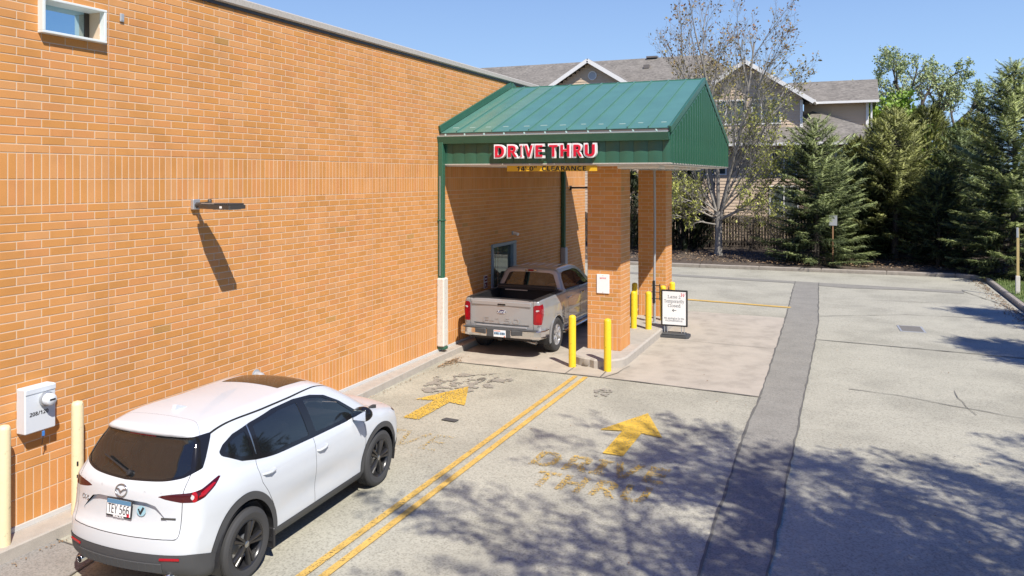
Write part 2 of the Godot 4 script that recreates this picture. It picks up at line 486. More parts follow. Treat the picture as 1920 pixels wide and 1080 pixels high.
	# a damp stain at the mouth of the first lane and oil shadows beyond
	for S in [[1.5, -14.2, 0.75, 0.95], [2.0, -14.9, 0.5, 0.4], [4.35, -14.7, 0.2, 0.4]]:
		var pts := []
		for k in 18:
			var t := TAU * k / 18
			pts.append(Vector2(S[0] + cos(t) * S[2] * rng.randf_range(0.7, 1.1), S[1] + sin(t) * S[3] * rng.randf_range(0.7, 1.1)))
		struct("damp_stain", sheet(pts, 0.0145), M.wet_stain)
	# kerbs
	var edge := []
	for p in [[0.34, 6.0], [0.34, -5.5], [0.37, -8.0], [0.37, -12.5], [0.24, -15.5], [0.22, -24.9], [0.22, -27.3]]:
		edge.append(Vector2(p[0], p[1]))
	for i in edge.size() - 1:
		struct("wall_kerb", slab([Vector2(-0.3, edge[i].y - 0.004), edge[i] - Vector2(0, 0.004), edge[i + 1] + Vector2(0, 0.004), Vector2(-0.3, edge[i + 1].y + 0.004)], -0.2, 0.145), M.kerb_concrete)
	for i in 8:
		var a := Vector2(-8, -36.2).lerp(Vector2(12.8, -37.32), i / 8.0)
		var c := Vector2(-8, -36.2).lerp(Vector2(12.8, -37.32), (i + 0.994) / 8.0)
		struct("street_kerb", slab([a, c, c + Vector2(0, -0.2), a + Vector2(0, -0.2)], -0.2, 0.15, 0.03), M.old_kerb)
	for i in 14:
		var a := Vector2(13.72, -36.2).lerp(Vector2(13.62, 10), i / 14.0)
		var c := Vector2(13.72, -36.2).lerp(Vector2(13.62, 10), (i + 0.994) / 14.0)
		struct("street_kerb", slab([a, c, c + Vector2(0.18, 0), a + Vector2(0.18, 0)], -0.2, 0.15, 0.03), M.old_kerb)
	struct("street_kerb", slab([Vector2(12.8, -37.33), Vector2(13.3, -37.1), Vector2(13.72, -36.22), Vector2(13.9, -36.22), Vector2(13.45, -37.3), Vector2(12.8, -37.53)], -0.2, 0.15, 0.03), M.old_kerb)
	# the planted ground behind the kerbs, gently uneven
	var bed := MB.new()
	var nz := FastNoiseLite.new(); nz.seed = 5; nz.frequency = 0.35
	var hh := func(x: float, z: float) -> Vector3:
		return Vector3(x, 0.12 + nz.get_noise_2d(x, z) * 0.07 + clampf((-38.5 - z) * 0.02, 0, 0.12), z)
	for i in 60:
		for k in 22:
			var x := -12.0 + i * 0.6
			var z := -36.75 - k * 0.6 - (x + 8.0) * 0.048
			bed.quad(hh.call(x, z), hh.call(x + 0.6, z - 0.029), hh.call(x + 0.6, z - 0.629), hh.call(x, z - 0.6))
	struct("mulch_bed", bed, M.soil)
	struct("grass_strip", slab([Vector2(13.85, 12), Vector2(13.9, -35.5), Vector2(40, -35.5), Vector2(40, 12)], -0.2, 0.13), M.grass_ground)
	# a storm drain: frame and bars
	var dr := thing("storm_drain", "grey iron storm drain grate set in the open lot", "drain", Vector3(10.3, 0.006, -24.2), 0.06)
	b = MB.new()
	for s: float in [-1.0, 1.0]:
		b.box(Vector3(0.29 * s, 0, 0), Vector3(0.05, 0.014, 0.9)); b.box(Vector3(0, 0, 0.43 * s), Vector3(0.53, 0.0136, 0.05))
	obj("frame", b, M.galvanised, dr)
	b = MB.new(); b.box(Vector3(0, -0.003, 0), Vector3(0.53, 0.01, 0.81)); obj("pit", b, M.dark_gap, dr)
	b = MB.new()
	for k in 14: b.box(Vector3(0, 0.004, -0.39 + k * 0.06), Vector3(0.53, 0.012, 0.036))
	obj("grate", b, mat("iron", 0.2, 0.19, 0.175, 0.8), dr)
	b = MB.new(); b.prism(PackedVector2Array([Vector2(-0.14, -0.06), Vector2(0.13, -0.08), Vector2(0.15, 0.05), Vector2(-0.11, 0.07)]), 0, 0.006, Transform3D(Basis(Vector3.RIGHT, -PI / 2), Vector3(2.44, 0.014, -12.03)))
	tag(obj("asphalt_scrap", b, mat("scrap", 0.07, 0.068, 0.066, 0.95)), "dark flat scrap lying between the lane arrow and the double yellow line", "scrap")

# --- the store and its bricks ---
func brick_unit(ly: float, lz: float) -> ArrayMesh:   # a brick seen from +x: face, chamfers, four sides; unit size in y and z
	var b := MB.new()
	var by := 0.003 / ly
	var bz := 0.003 / lz
	var F := [Vector3(0, -0.5 + by, 0.5 - bz), Vector3(0, -0.5 + by, -0.5 + bz), Vector3(0, 0.5 - by, -0.5 + bz), Vector3(0, 0.5 - by, 0.5 - bz)]
	var E := [Vector3(-0.002, -0.5, 0.5), Vector3(-0.002, -0.5, -0.5), Vector3(-0.002, 0.5, -0.5), Vector3(-0.002, 0.5, 0.5)]
	b.quad(F[0], F[1], F[2], F[3])
	for i in 4:
		var j := (i + 1) % 4
		b.quad(E[i], E[j], F[j], F[i])
		b.quad(E[i] - Vector3(0.02, 0, 0), E[j] - Vector3(0.02, 0, 0), E[j], E[i])
	return b.mesh()

func brick_rects(z_from: float, z_to: float, y_base: float, courses: Array, joints: Array, holes: Array) -> Array:
	# rows of Rect2(z, y, length, height): "s" soldier courses, "r" running ones in third bond
	var out := []
	var y := y_base
	for ci in courses.size():
		var soldier: bool = courses[ci] == "s"
		var h := 0.3048 if soldier else 0.1016
		var step := 0.1016 if soldier else 0.3048
		var off := 0.0 if soldier or ci % 2 == 1 else -0.1016
		var cuts := joints.duplicate()
		var z: float = joints[0] + off
		while z < z_to: z += step
		while z > z_from:
			if z <= z_to: cuts.append(z)
			z -= step
		z = joints[0] + off
		cuts.append(z_from); cuts.append(z_to)
		for H in holes:
			if H.position.y < y + h * 0.5 and H.end.y > y + h * 0.5: cuts.append(H.position.x); cuts.append(H.end.x)
		cuts.sort()
		for i in cuts.size() - 1:
			var l: float = cuts[i + 1] - cuts[i]
			if l < 0.03: continue
			var mid: float = (cuts[i] + cuts[i + 1]) * 0.5
			var cut := false
			for H in holes:
				if H.has_point(Vector2(mid, y + h * 0.5)): cut = true
			if not cut: out.append(Rect2(cuts[i] + 0.0065, y + 0.0065, l - 0.013, h - 0.013))
		y += h
	return out

func lay_bricks(rects: Array, face: Transform3D, single: Callable, parent: Node) -> void:
	# each rect becomes a brick on the face whose local z, y lie in the wall; those that single() picks are parts of their own
	var unit := brick_unit(0.0916, 0.2948)
	var tall := brick_unit(0.2948, 0.0916)
	var xf := {false: [], true: []}
	var cols := {false: [], true: []}
	var r := RandomNumberGenerator.new(); r.seed = 77
	for R in rects:
		var t := r.randf()
		var k := 6 if t > 0.996 else 4 if t > 0.95 else r.randi() % 4 if t > 0.25 else (3 if t < 0.08 else 5)
		var up: bool = R.size.y > 0.2
		if up and k == 6: k = 0
		var B := Basis.from_euler(Vector3(0, r.randf_range(-0.004, 0.004), 0)) * Basis.from_scale(Vector3(1, R.size.y, R.size.x))
		var X := face * Transform3D(B, Vector3(r.randf_range(-0.0012, 0.0012), R.position.y + R.size.y * 0.5, R.position.x + R.size.x * 0.5))
		if single.call(R):
			obj("brick", tall if up else unit, M["brick_%d" % k], parent, X)
		else:
			xf[up].append(X)
			cols[up].append(M.brick_tones[k] * r.randf_range(0.96, 1.03))
	if xf[false].size(): many("brick_field", unit, M.brick, xf[false], cols[false], parent)
	if xf[true].size(): many("soldier_brick_field", tall, M.brick, xf[true], cols[true], parent)

func panel_round(b: MB, z0: float, z1: float, y0: float, y1: float, holes: Array, x0: float, x1: float) -> void:
	var zs := [z0, z1]
	var ys := [y0, y1]
	for H in holes:
		zs.append_array([H.position.x, H.end.x]); ys.append_array([H.position.y, H.end.y])
	zs.sort(); ys.sort()
	for i in zs.size() - 1:
		for j in ys.size() - 1:
			var c := Vector2((zs[i] + zs[i + 1]) * 0.5, (ys[j] + ys[j + 1]) * 0.5)
			var open := false
			for H in holes:
				if H.has_point(c): open = true
			if not open: b.box(Vector3((x0 + x1) * 0.5, c.y, c.x), Vector3(x1 - x0, ys[j + 1] - ys[j], zs[i + 1] - zs[i]))

func store() -> void:
	var s := thing("brick_store", "long flat roofed orange brick store wall with two bands of upright bricks", "store building")
	var holes := [Rect2(-7.13, 5.91, 0.78, 0.37), Rect2(-20.6, 1.02, 1.54, 1.32)]
	var b := MB.new()
	panel_round(b, -27.1, 10.0, 0.1, 6.82, holes, -0.4, -0.004)
	b.box(Vector3(-20, 3.4, -8.55), Vector3(0.4, 6.6, 37.0))
	b.box(Vector3(-10.2, 3.4, -26.9), Vector3(19.2, 6.6, 0.4)); b.box(Vector3(-10.2, 3.4, 9.8), Vector3(19.2, 6.6, 0.4))
	b.box(Vector3(-10.2, 6.4, -8.55), Vector3(19.2, 0.2, 36.0))
	var wall := obj("wall", b, M.mortar, s)
	var courses := ["s", "s"]
	for i in 30: courses.append("r")
	courses.append("s"); courses.append("s")
	for i in 23: courses.append("r")
	var count := [0]
	lay_bricks(brick_rects(-27.1, 4.0, 0.2, courses, [-7.27, -13.366, -19.462, -25.558, -1.174], holes), Transform3D.IDENTITY,
		func(R: Rect2):
			var z := R.position.x + R.size.x * 0.5
			if z > -5.75 or z < -7.9 or R.end.y > 6.25: return false
			if R.position.x < -7.2 and R.size.y < 0.2 and R.position.y < 3.0: return false
			count[0] += 1
			return count[0] <= 300, wall)
	b = MB.new()
	for z in [-7.27, -13.366, -19.462]: b.box(Vector3(-0.004, 3.5, z), Vector3(0.006, 6.6, 0.013))
	obj("control_joint_sealant", b, mat("sealant", 0.55, 0.36, 0.24, 0.8), s)
	b = MB.new()
	b.box(Vector3(-0.15, 6.895, -8.55), Vector3(0.44, 0.13, 37.3), 0.02)
	obj("coping", b, M.coping, s)
	b = MB.new(); b.box(Vector3(0.012, 6.805, -8.55), Vector3(0.03, 0.046, 37.2)); obj("coping_drip_edge", b, M.bronze, s)
	b = MB.new(); b.box(Vector3(0.004, 0.172, -8.55), Vector3(0.03, 0.052, 37.0)); obj("base_flashing", b, M.flashing, s)
	# the high window in its projecting frame
	b = MB.new()
	b.box(Vector3(-0.06, 5.90, -6.74), Vector3(0.30, 0.03, 0.87), 0.004); b.box(Vector3(-0.06, 6.29, -6.74), Vector3(0.30, 0.03, 0.87), 0.004)
	b.box(Vector3(-0.06, 6.095, -6.325), Vector3(0.296, 0.36, 0.036), 0.004); b.box(Vector3(-0.06, 6.095, -7.155), Vector3(0.296, 0.36, 0.036), 0.004)
	var w := obj("high_window", b, M.frame_white, s)
	b = MB.new(); b.box(Vector3(-0.19, 6.095, -6.71), Vector3(0.012, 0.365, 0.70)); obj("pane", b, M.sky_glass, w)
	b = MB.new(); b.box(Vector3(-0.192, 6.095, -7.10), Vector3(0.03, 0.365, 0.075)); obj("mullion", b, M.bronze, w)
	b = MB.new(); b.box(Vector3(-0.6, 6.1, -6.74), Vector3(0.05, 1.0, 1.6)); obj("blind", b, M.interior, w)
	# the drive-through window
	b = MB.new()
	b.box(Vector3(-0.03, 2.335, -19.83), Vector3(0.16, 0.09, 1.63), 0.008); b.box(Vector3(-0.03, 1.04, -19.83), Vector3(0.16, 0.08, 1.63), 0.008)
	b.box(Vector3(-0.03, 1.68, -19.06), Vector3(0.156, 1.2, 0.09), 0.006); b.box(Vector3(-0.03, 1.68, -20.53), Vector3(0.156, 1.2, 0.22), 0.006)
	w = obj("service_window", b, M.window_blue_grey, s)
	b = MB.new(); b.box(Vector3(-0.05, 1.68, -19.76), Vector3(0.012, 1.2, 1.31)); obj("pane", b, M.glass, w)
	b = MB.new(); b.box(Vector3(-1.2, 1.7, -19.8), Vector3(0.1, 2.4, 4.0)); b.box(Vector3(-0.8, 0.98, -19.8), Vector3(0.8, 0.06, 2.6)); obj("counter", b, M.interior, w)

func canopy() -> void:
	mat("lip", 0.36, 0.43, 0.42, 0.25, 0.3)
	var s := thing("drive_through_canopy", "green metal canopy with gabled standing seam roof over the two lanes", "canopy", Vector3(0, 0, -20.3))
	var L := 5.36
	var W := 4.1       # half depth
	var y0 := 4.46
	var ye := 5.16
	var yr := 6.60
	var n := 12
	for side: float in [1.0, -1.0]:
		var up := Vector3(0, yr - ye, -W * side).normalized()
		var len := Vector3(0, yr - ye, -W * side).length() + 0.06
		var nn := Vector3(0, W, (yr - ye) * side).normalized()
		var foot := Vector3(0, ye + 0.035, (W + 0.06) * side)
		var B := Basis(Vector3.RIGHT * side, up, nn)
		var wd := L / n
		for i in n:
			var x := (i + 0.5) * wd
			var b := MB.new()
			b.box(foot + Vector3.RIGHT * x + up * len * 0.5, Vector3(wd - 0.006, len, 0.02), 0.003, B)
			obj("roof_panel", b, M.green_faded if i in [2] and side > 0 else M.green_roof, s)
			b = MB.new()
			b.box(foot + Vector3.RIGHT * (x + wd * 0.5 - (0.03 if i == n - 1 else 0.0)) + up * (len * 0.5 - 0.005) + nn * 0.028, Vector3(0.022, len - 0.03, 0.042), 0.003, B)
			obj("roof_seam", b, M.green_roof, s)
			if side > 0:
				b = MB.new()
				b.box(foot + Vector3.RIGHT * (x + rng.randf_range(-0.04, 0.04)) + up * rng.randf_range(0.33, 0.42) + nn * 0.012, Vector3(rng.randf_range(0.1, 0.17), 0.045, 0.006), 0.002, B)
				obj("pale_patch", b, M.pale_mark, s)
		# flashing up the store wall, rake trim at the free end
		var b2 := MB.new()
		b2.box(foot + Vector3.RIGHT * 0.035 + up * len * 0.5 + nn * 0.10, Vector3(0.05, len + 0.02, 0.16), 0.006, B)
		obj("wall_flashing", b2, M.green_metal, s)
		b2 = MB.new()
		b2.box(foot + Vector3.RIGHT * (L + 0.01) + up * len * 0.5 - nn * 0.03, Vector3(0.05, len + 0.03, 0.15), 0.008, B)
		obj("rake_trim", b2, M.green_metal, s)
		# fascia panels, slightly bowed
		var z := W * side
		for i in 18:
			var xa := 0.02 + i * 0.3048
			var xb := minf(xa + 0.2998, L - 0.002)
			if xb - xa < 0.05: continue
			var f := MB.new()
			for k in 4:
				var t0 := k / 4.0
				var t1 := (k + 1) / 4.0
				var a := Vector3(lerpf(xa, xb, t0), 0, z + side * (0.012 * sin(PI * t0)))
				var c := Vector3(lerpf(xa, xb, t1), 0, z + side * (0.012 * sin(PI * t1)))
				if side < 0:
					var q := a; a = c; c = q
				var na := Vector3(0, 0, side) + Vector3(-cos(PI * t0) * 0.11, 0, 0) if side > 0 else Vector3(0, 0, side)
				var nb := Vector3(0, 0, side) + Vector3(-cos(PI * t1) * 0.11, 0, 0) if side > 0 else Vector3(0, 0, side)
				f.quadn(a + Vector3(0, y0 + 0.02, 0), c + Vector3(0, y0 + 0.02, 0), c + Vector3(0, ye - 0.04, 0), a + Vector3(0, ye - 0.04, 0), na.normalized(), nb.normalized(), nb.normalized(), na.normalized())
			f.box(Vector3((xa + xb) * 0.5, (y0 + ye) * 0.5, z - side * 0.015), Vector3(xb - xa, ye - y0 - 0.06, 0.02))
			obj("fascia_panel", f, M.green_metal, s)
		# gutter with hangers
		var g := MB.new()
		var pr := PackedVector2Array([Vector2(0.02, 0), Vector2(0.13, 0.0), Vector2(0.175, 0.15), Vector2(0.175, 0.165), Vector2(0.16, 0.165), Vector2(0.16, 0.148), Vector2(0.118, 0.015), Vector2(0.035, 0.015), Vector2(0.035, 0.195), Vector2(0.02, 0.195)])
		var GX := Transform3D(Basis(Vector3(0, 0, side), Vector3.UP, Vector3(-side, 0, 0)), Vector3(L - 0.01 if side > 0 else 0.0, 4.945, z))
		g.prism(pr, 0, L - 0.01, GX)
		for e in [0.0, L - 0.02]: g.prism(PackedVector2Array([Vector2(0.03, 0.003), Vector2(0.128, 0.003), Vector2(0.172, 0.15), Vector2(0.172, 0.163), Vector2(0.03, 0.163)]), e, e + 0.008, GX)
		var gu := obj("gutter", g, M.green_metal, s)
		for k in 11:
			var h := MB.new()
			h.box(Vector3(0.2 + k * 0.49, 5.145, z + side * 0.125), Vector3(0.035, 0.008, 0.13), 0.0, Basis(Vector3.UP, 0.5) * Basis(Vector3.RIGHT, 0.45 * side))
			obj("hanger", h, M.pale_mark, gu)
		var li := MB.new(); li.box(Vector3(L * 0.5, 5.0, z + side * 0.078), Vector3(L - 0.06, 0.004, 0.08)); obj("gutter_bed", li, M.galvanised, gu)
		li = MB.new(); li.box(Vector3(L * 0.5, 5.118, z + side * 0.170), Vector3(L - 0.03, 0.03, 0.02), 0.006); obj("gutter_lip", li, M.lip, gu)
		li = MB.new(); li.box(Vector3(L * 0.5, 5.155, z + side * 0.045), Vector3(L - 0.03, 0.06, 0.012)); obj("drip_apron", li, M.bronze_top, gu)
	# gable end in upright ribbed panels
	var x := L
	for i in 27:
		var za := -W + 0.01 + i * 0.3033
		var zb := za + 0.299
		var top := func(z: float): return ye - 0.10 + (yr - ye) * (1.0 - absf(z) / W)
		var poly := PackedVector2Array([Vector2(za, y0 + 0.01), Vector2(zb, y0 + 0.01), Vector2(zb, top.call(zb))])
		if za < 0 and zb > 0: poly.append(Vector2(0, top.call(0)))
		poly.append(Vector2(za, top.call(za)))
		var X := Transform3D(Basis(Vector3(0, 0, 1), Vector3.UP, Vector3(-1, 0, 0)), Vector3(x, 0, 0))
		var e := MB.new()
		e.prism(poly, -0.012, 0.012, X)
		for k in 1:
			var zc := za + 0.15
			var tp: float = minf(top.call(zc - 0.06), top.call(zc + 0.06)) - 0.02
			e.prism(PackedVector2Array([Vector2(zc - 0.06, y0 + 0.015), Vector2(zc + 0.06, y0 + 0.015), Vector2(zc + 0.045, tp), Vector2(zc - 0.045, tp)]), -0.042, -0.011, X)
		obj("end_panel", e, M.green_metal, s)
	var b := MB.new()
	b.tube([Vector3(0.0, yr + 0.03, 0), Vector3(L + 0.03, yr + 0.03, 0)], [0.055, 0.055], 10)
	for side: float in [1.0, -1.0]:
		b.box(Vector3(L * 0.5, yr + 0.012, side * 0.1), Vector3(L + 0.04, 0.02, 0.22), 0.004, Basis(Vector3.RIGHT, side * 0.34))
	obj("ridge_cap", b, M.green_metal, s)
	b = MB.new(); b.box(Vector3(L * 0.5, y0 - 0.012, 0), Vector3(L - 0.04, 0.04, W * 2 - 0.04)); obj("soffit", b, M.soffit_white, s)
	b = MB.new()
	for side: float in [1.0, -1.0]: b.box(Vector3(L * 0.5, y0 + 0.006, W * side), Vector3(L + 0.04, 0.03, 0.05), 0.005)
	b.box(Vector3(L + 0.004, y0 + 0.002, 0), Vector3(0.044, 0.028, W * 2 - 0.06), 0.005)
	obj("edge_trim", b, M.coping, s)
	# roof deck under the panels keeps the inside dark
	b = MB.new()
	b.prism(PackedVector2Array([Vector2(-W + 0.05, ye - 0.12), Vector2(W - 0.05, ye - 0.12), Vector2(0, yr - 0.13)]), -L + 0.06, -0.02, Transform3D(Basis(Vector3(0, 0, 1), Vector3.UP, Vector3(-1, 0, 0)), Vector3.ZERO))
	obj("roof_deck", b, M.green_dark, s)
	for i in 4:
		var f := thing("soffit_light", "white louvered soffit light number %s from the front edge of the canopy" % ["one", "two", "three", "four"][i], "light fixture", Vector3(4.55, 4.40, -17.0 - i * 1.5), 0, "lights under the canopy soffit")
		b = MB.new(); b.box(Vector3(0, 0, 0), Vector3(0.95, 0.07, 0.5), 0.02); obj("housing", b, M.soffit_white, f)
		b = MB.new()
		for k in 7: b.box(Vector3(-0.39 + k * 0.13, -0.042, 0), Vector3(0.02, 0.02, 0.42))
		obj("louver", b, M.galvanised, f)
	# lettering on the fascia
	var sg := thing("channel_letter_sign", "red block letters reading DRIVE THRU with white edges on green fascia", "sign", Vector3(0, 4.60, -16.155))
	var em := func(k: float): var v := FontVariation.new(); v.base_font = M.bold; v.variation_embolden = k; return v
	var xs := [[1.457, 1.707, "D"], [1.773, 2.02, "R"], [2.072, 2.136, "I"], [2.175, 2.392, "V"], [2.43, 2.62, "E"], [2.746, 2.97, "T"], [3.007, 3.241, "H"], [3.302, 3.521, "R"], [3.557, 3.809, "U"]]
	for q in xs:
		var t := text_mesh(q[2], em.call(0.25), 0.285, 0.10)
		var bb := t.get_aabb()
		var sx: float = (q[1] - q[0] + 0.03) / bb.size.x
		var sy: float = 0.315 / bb.size.y
		var o := obj("letter", t, M.sign_white, sg, Transform3D(Basis.from_scale(Vector3(sx, sy, 1)), Vector3((q[0] + q[1]) * 0.5 - bb.get_center().x * sx, 0.15 - bb.get_center().y * sy, 0.07)))
		var t2 := text_mesh(q[2], em.call(0.0), 0.285, 0.02)
		var b2 := t2.get_aabb()
		var fx: float = (q[1] - q[0] - 0.034) / b2.size.x / sx
		var fy: float = 0.25 / b2.size.y / sy
		obj("letter_face", t2, M.sign_red, o, Transform3D(Basis.from_scale(Vector3(fx, fy, 1)), Vector3(bb.get_center().x - b2.get_center().x * fx, bb.get_center().y - b2.get_center().y * fy, 0.055)))
	var c := thing("clearance_sign", "amber hanging board reading 14'-0\" CLEARANCE under the green fascia", "sign", Vector3(2.73, 4.37, -16.23))
	b = MB.new(); b.box(Vector3.ZERO, Vector3(2.1, 0.125, 0.03), 0.004); obj("board", b, M.sign_amber, c)
	var ct := text_mesh("14'-0\"  CLEARANCE", M.bold, 0.10, 0.004)
	var cb := ct.get_aabb()
	obj("lettering", ct, M.ink, c, Transform3D(Basis.from_scale(Vector3(1.62 / cb.size.x, 0.1 / cb.size.y, 1)), Vector3(-cb.get_center().x * 1.62 / cb.size.x, -cb.get_center().y * 0.1 / cb.size.y, 0.018)))
	# downspouts with guards at both inner corners
	for i in 2:
		var z: float = [-16.12, -24.55][i]
		var d := thing("downspout", ["green downspout at front corner of canopy with rust stained white guard", "green downspout at rear canopy corner with grey guard behind the pickup"][i], "downspout", Vector3(0.075, 0.2, z), 0, "canopy downspouts")
		b = MB.new()
		b.box(Vector3(0, 2.4, 0), Vector3(0.12, 4.75, 0.14), 0.012)
		b.box(Vector3(0, 2.98, 0), Vector3(0.14, 0.05, 0.165), 0.01)
		obj("pipe", b, M.green_metal, d)
		b = MB.new()
		b.box(Vector3(0.02, 0.86, 0), Vector3(0.19, 1.58, 0.23), 0.025)
		obj("guard", b, M.old_white if i == 0 else M.galvanised, d)
		if i == 0:
			b = MB.new(); b.box(Vector3(-0.005, 2.85, 0.075), Vector3(0.02, 2.3, 0.012), 0.003); obj("conduit", b, M.steel, d)
			b = MB.new(); b.box(Vector3(0.03, 0.04, 0.0), Vector3(0.2, 0.07, 0.15), 0.01); obj("shoe", b, M.green_metal, d)

func plain_font() -> Font:
	return M.sans

func island() -> void:
	var pts := []
	var corner := func(cx: float, cz: float, r: float, a0: float, a1: float):
		for k in 7:
			var a := lerpf(a0, a1, k / 6.0)
			pts.append(Vector2(cx + cos(a) * r, cz + sin(a) * r))
	corner.call(3.62, -17.12, 0.6, PI / 2, 0.0)      # the front end is one broad curve
	corner.call(4.0, -23.9, 0.22, 0, -PI / 2)
	corner.call(3.2, -23.9, 0.22, -PI / 2, -PI)
	corner.call(3.5, -17.12, 0.52, PI, PI / 2)
	struct("traffic_island", slab(pts, -0.2, 0.2, 0.035), M.kerb_concrete)
	var courses := ["s", "s"]
	for i in 36: courses.append("r")
	for i in 2:
		var z: float = [-17.93, -22.71][i]
		var c := thing("brick_column", ["near square brick column on the island behind two yellow bollards", "far square brick column on the island behind the grey pole"][i], "brick column", Vector3(3.55, 0.2, z), 0, "brick columns carrying the canopy")
		var core := MB.new(); core.box(Vector3(0, 2.12, 0), Vector3(0.796, 4.24, 0.796)); var cm := obj("core", core, M.mortar, c)
		for f in 4:
			var rects := brick_rects(-0.402, 0.402, 0.0, courses, [-0.402 if f % 2 == 0 else 0.402], [])
			var face := Transform3D(Basis(Vector3.UP, -PI / 2 * f), Vector3.ZERO) * Transform3D(Basis(), Vector3(0.402, 0, 0))
			var shown := f == 0 or f == 3
			lay_bricks(rects, face, func(_R): return shown, cm)
	var p := thing("wall_plate", "small white rectangular plate on front of the near brick column", "plate", Vector3(3.53, 1.72, -17.52))
	var b := MB.new(); b.box(Vector3(0, 0, 0.008), Vector3(0.30, 0.44, 0.02), 0.006); obj("plate", b, M.sign_white, p)
	obj("lettering", text_mesh("NOTICE", M.bold, 0.03, 0.002), M.sign_red, p, Transform3D(Basis(), Vector3(0, 0.13, 0.019)))
	b = MB.new(); b.lathe([Vector2(0.009, 0), Vector2(0.009, 0.004), Vector2(0, 0.006)], 8, Transform3D(Basis(Vector3.RIGHT, PI / 2), Vector3(0, 0.19, 0.018)))
	b.lathe([Vector2(0.009, 0), Vector2(0.009, 0.004), Vector2(0, 0.006)], 8, Transform3D(Basis(Vector3.RIGHT, PI / 2), Vector3(0, -0.19, 0.018))); obj("screw", b, M.steel, p)
	b = MB.new(); b.lathe([Vector2(0.07, 0), Vector2(0.07, 0.01), Vector2(0.05, 0.018), Vector2(0, 0.02)], 20, Transform3D(Basis(Vector3.RIGHT, PI / 2), Vector3(3.42, 0.10, -16.598)))
	tag(obj("drain_cap", b, M.old_kerb), "round metal cap in the curved front of the concrete island", "cap")
	b = MB.new()
	var pole := thing("grey_pole", "thin grey pole from the island up to the canopy soffit", "pole", Vector3(3.853, 0.2, -21.3))
	b.tube([Vector3(0, 0, 0), Vector3(0, 1.4, 0), Vector3(0.012, 2.6, 0), Vector3(0, 4.25, 0)], [0.034, 0.032, 0.032, 0.032], 10)
	obj("shaft", b, M.galvanised, pole)
	b = MB.new(); b.box(Vector3(0, 0.01, 0), Vector3(0.16, 0.02, 0.16), 0.004); obj("foot", b, M.galvanised, pole)
	var rack := thing("bracket_rack", "black bracket with wire rungs clamped to the grey pole", "bracket", Vector3(3.853, 0.95, -21.26))
	b = MB.new(); b.box(Vector3(-0.005, 0.1, 0.02), Vector3(0.07, 0.62, 0.06), 0.015); obj("clamp", b, M.black_plastic, rack)
	b = MB.new()
	b.tube([Vector3(0.16, -0.12, 0.02), Vector3(0.16, 0.32, 0.02)], [0.014, 0.014], 6)
	for y in [-0.08, 0.1, 0.28]: b.tube([Vector3(-0.07, y, 0.03), Vector3(0.17, y, 0.02)], [0.011, 0.011], 6)
	obj("rung_frame", b, M.black_plastic, rack)

# --- small things ---
func bollard(called: String, label: String, at: Vector3, h: float, r: float, m: Material, group: String) -> Node3D:
	var t := thing(called, label, "bollard", at, 0, group)
	var b := MB.new()
	b.lathe([Vector2(r, -0.05), Vector2(r, h - r * 0.85), Vector2(r * 0.93, h - r * 0.5), Vector2(r * 0.72, h - r * 0.2), Vector2(r * 0.38, h - 0.01), Vector2(0, h)], 24, Transform3D.IDENTITY)
	obj("post", b, m, t)
	return t

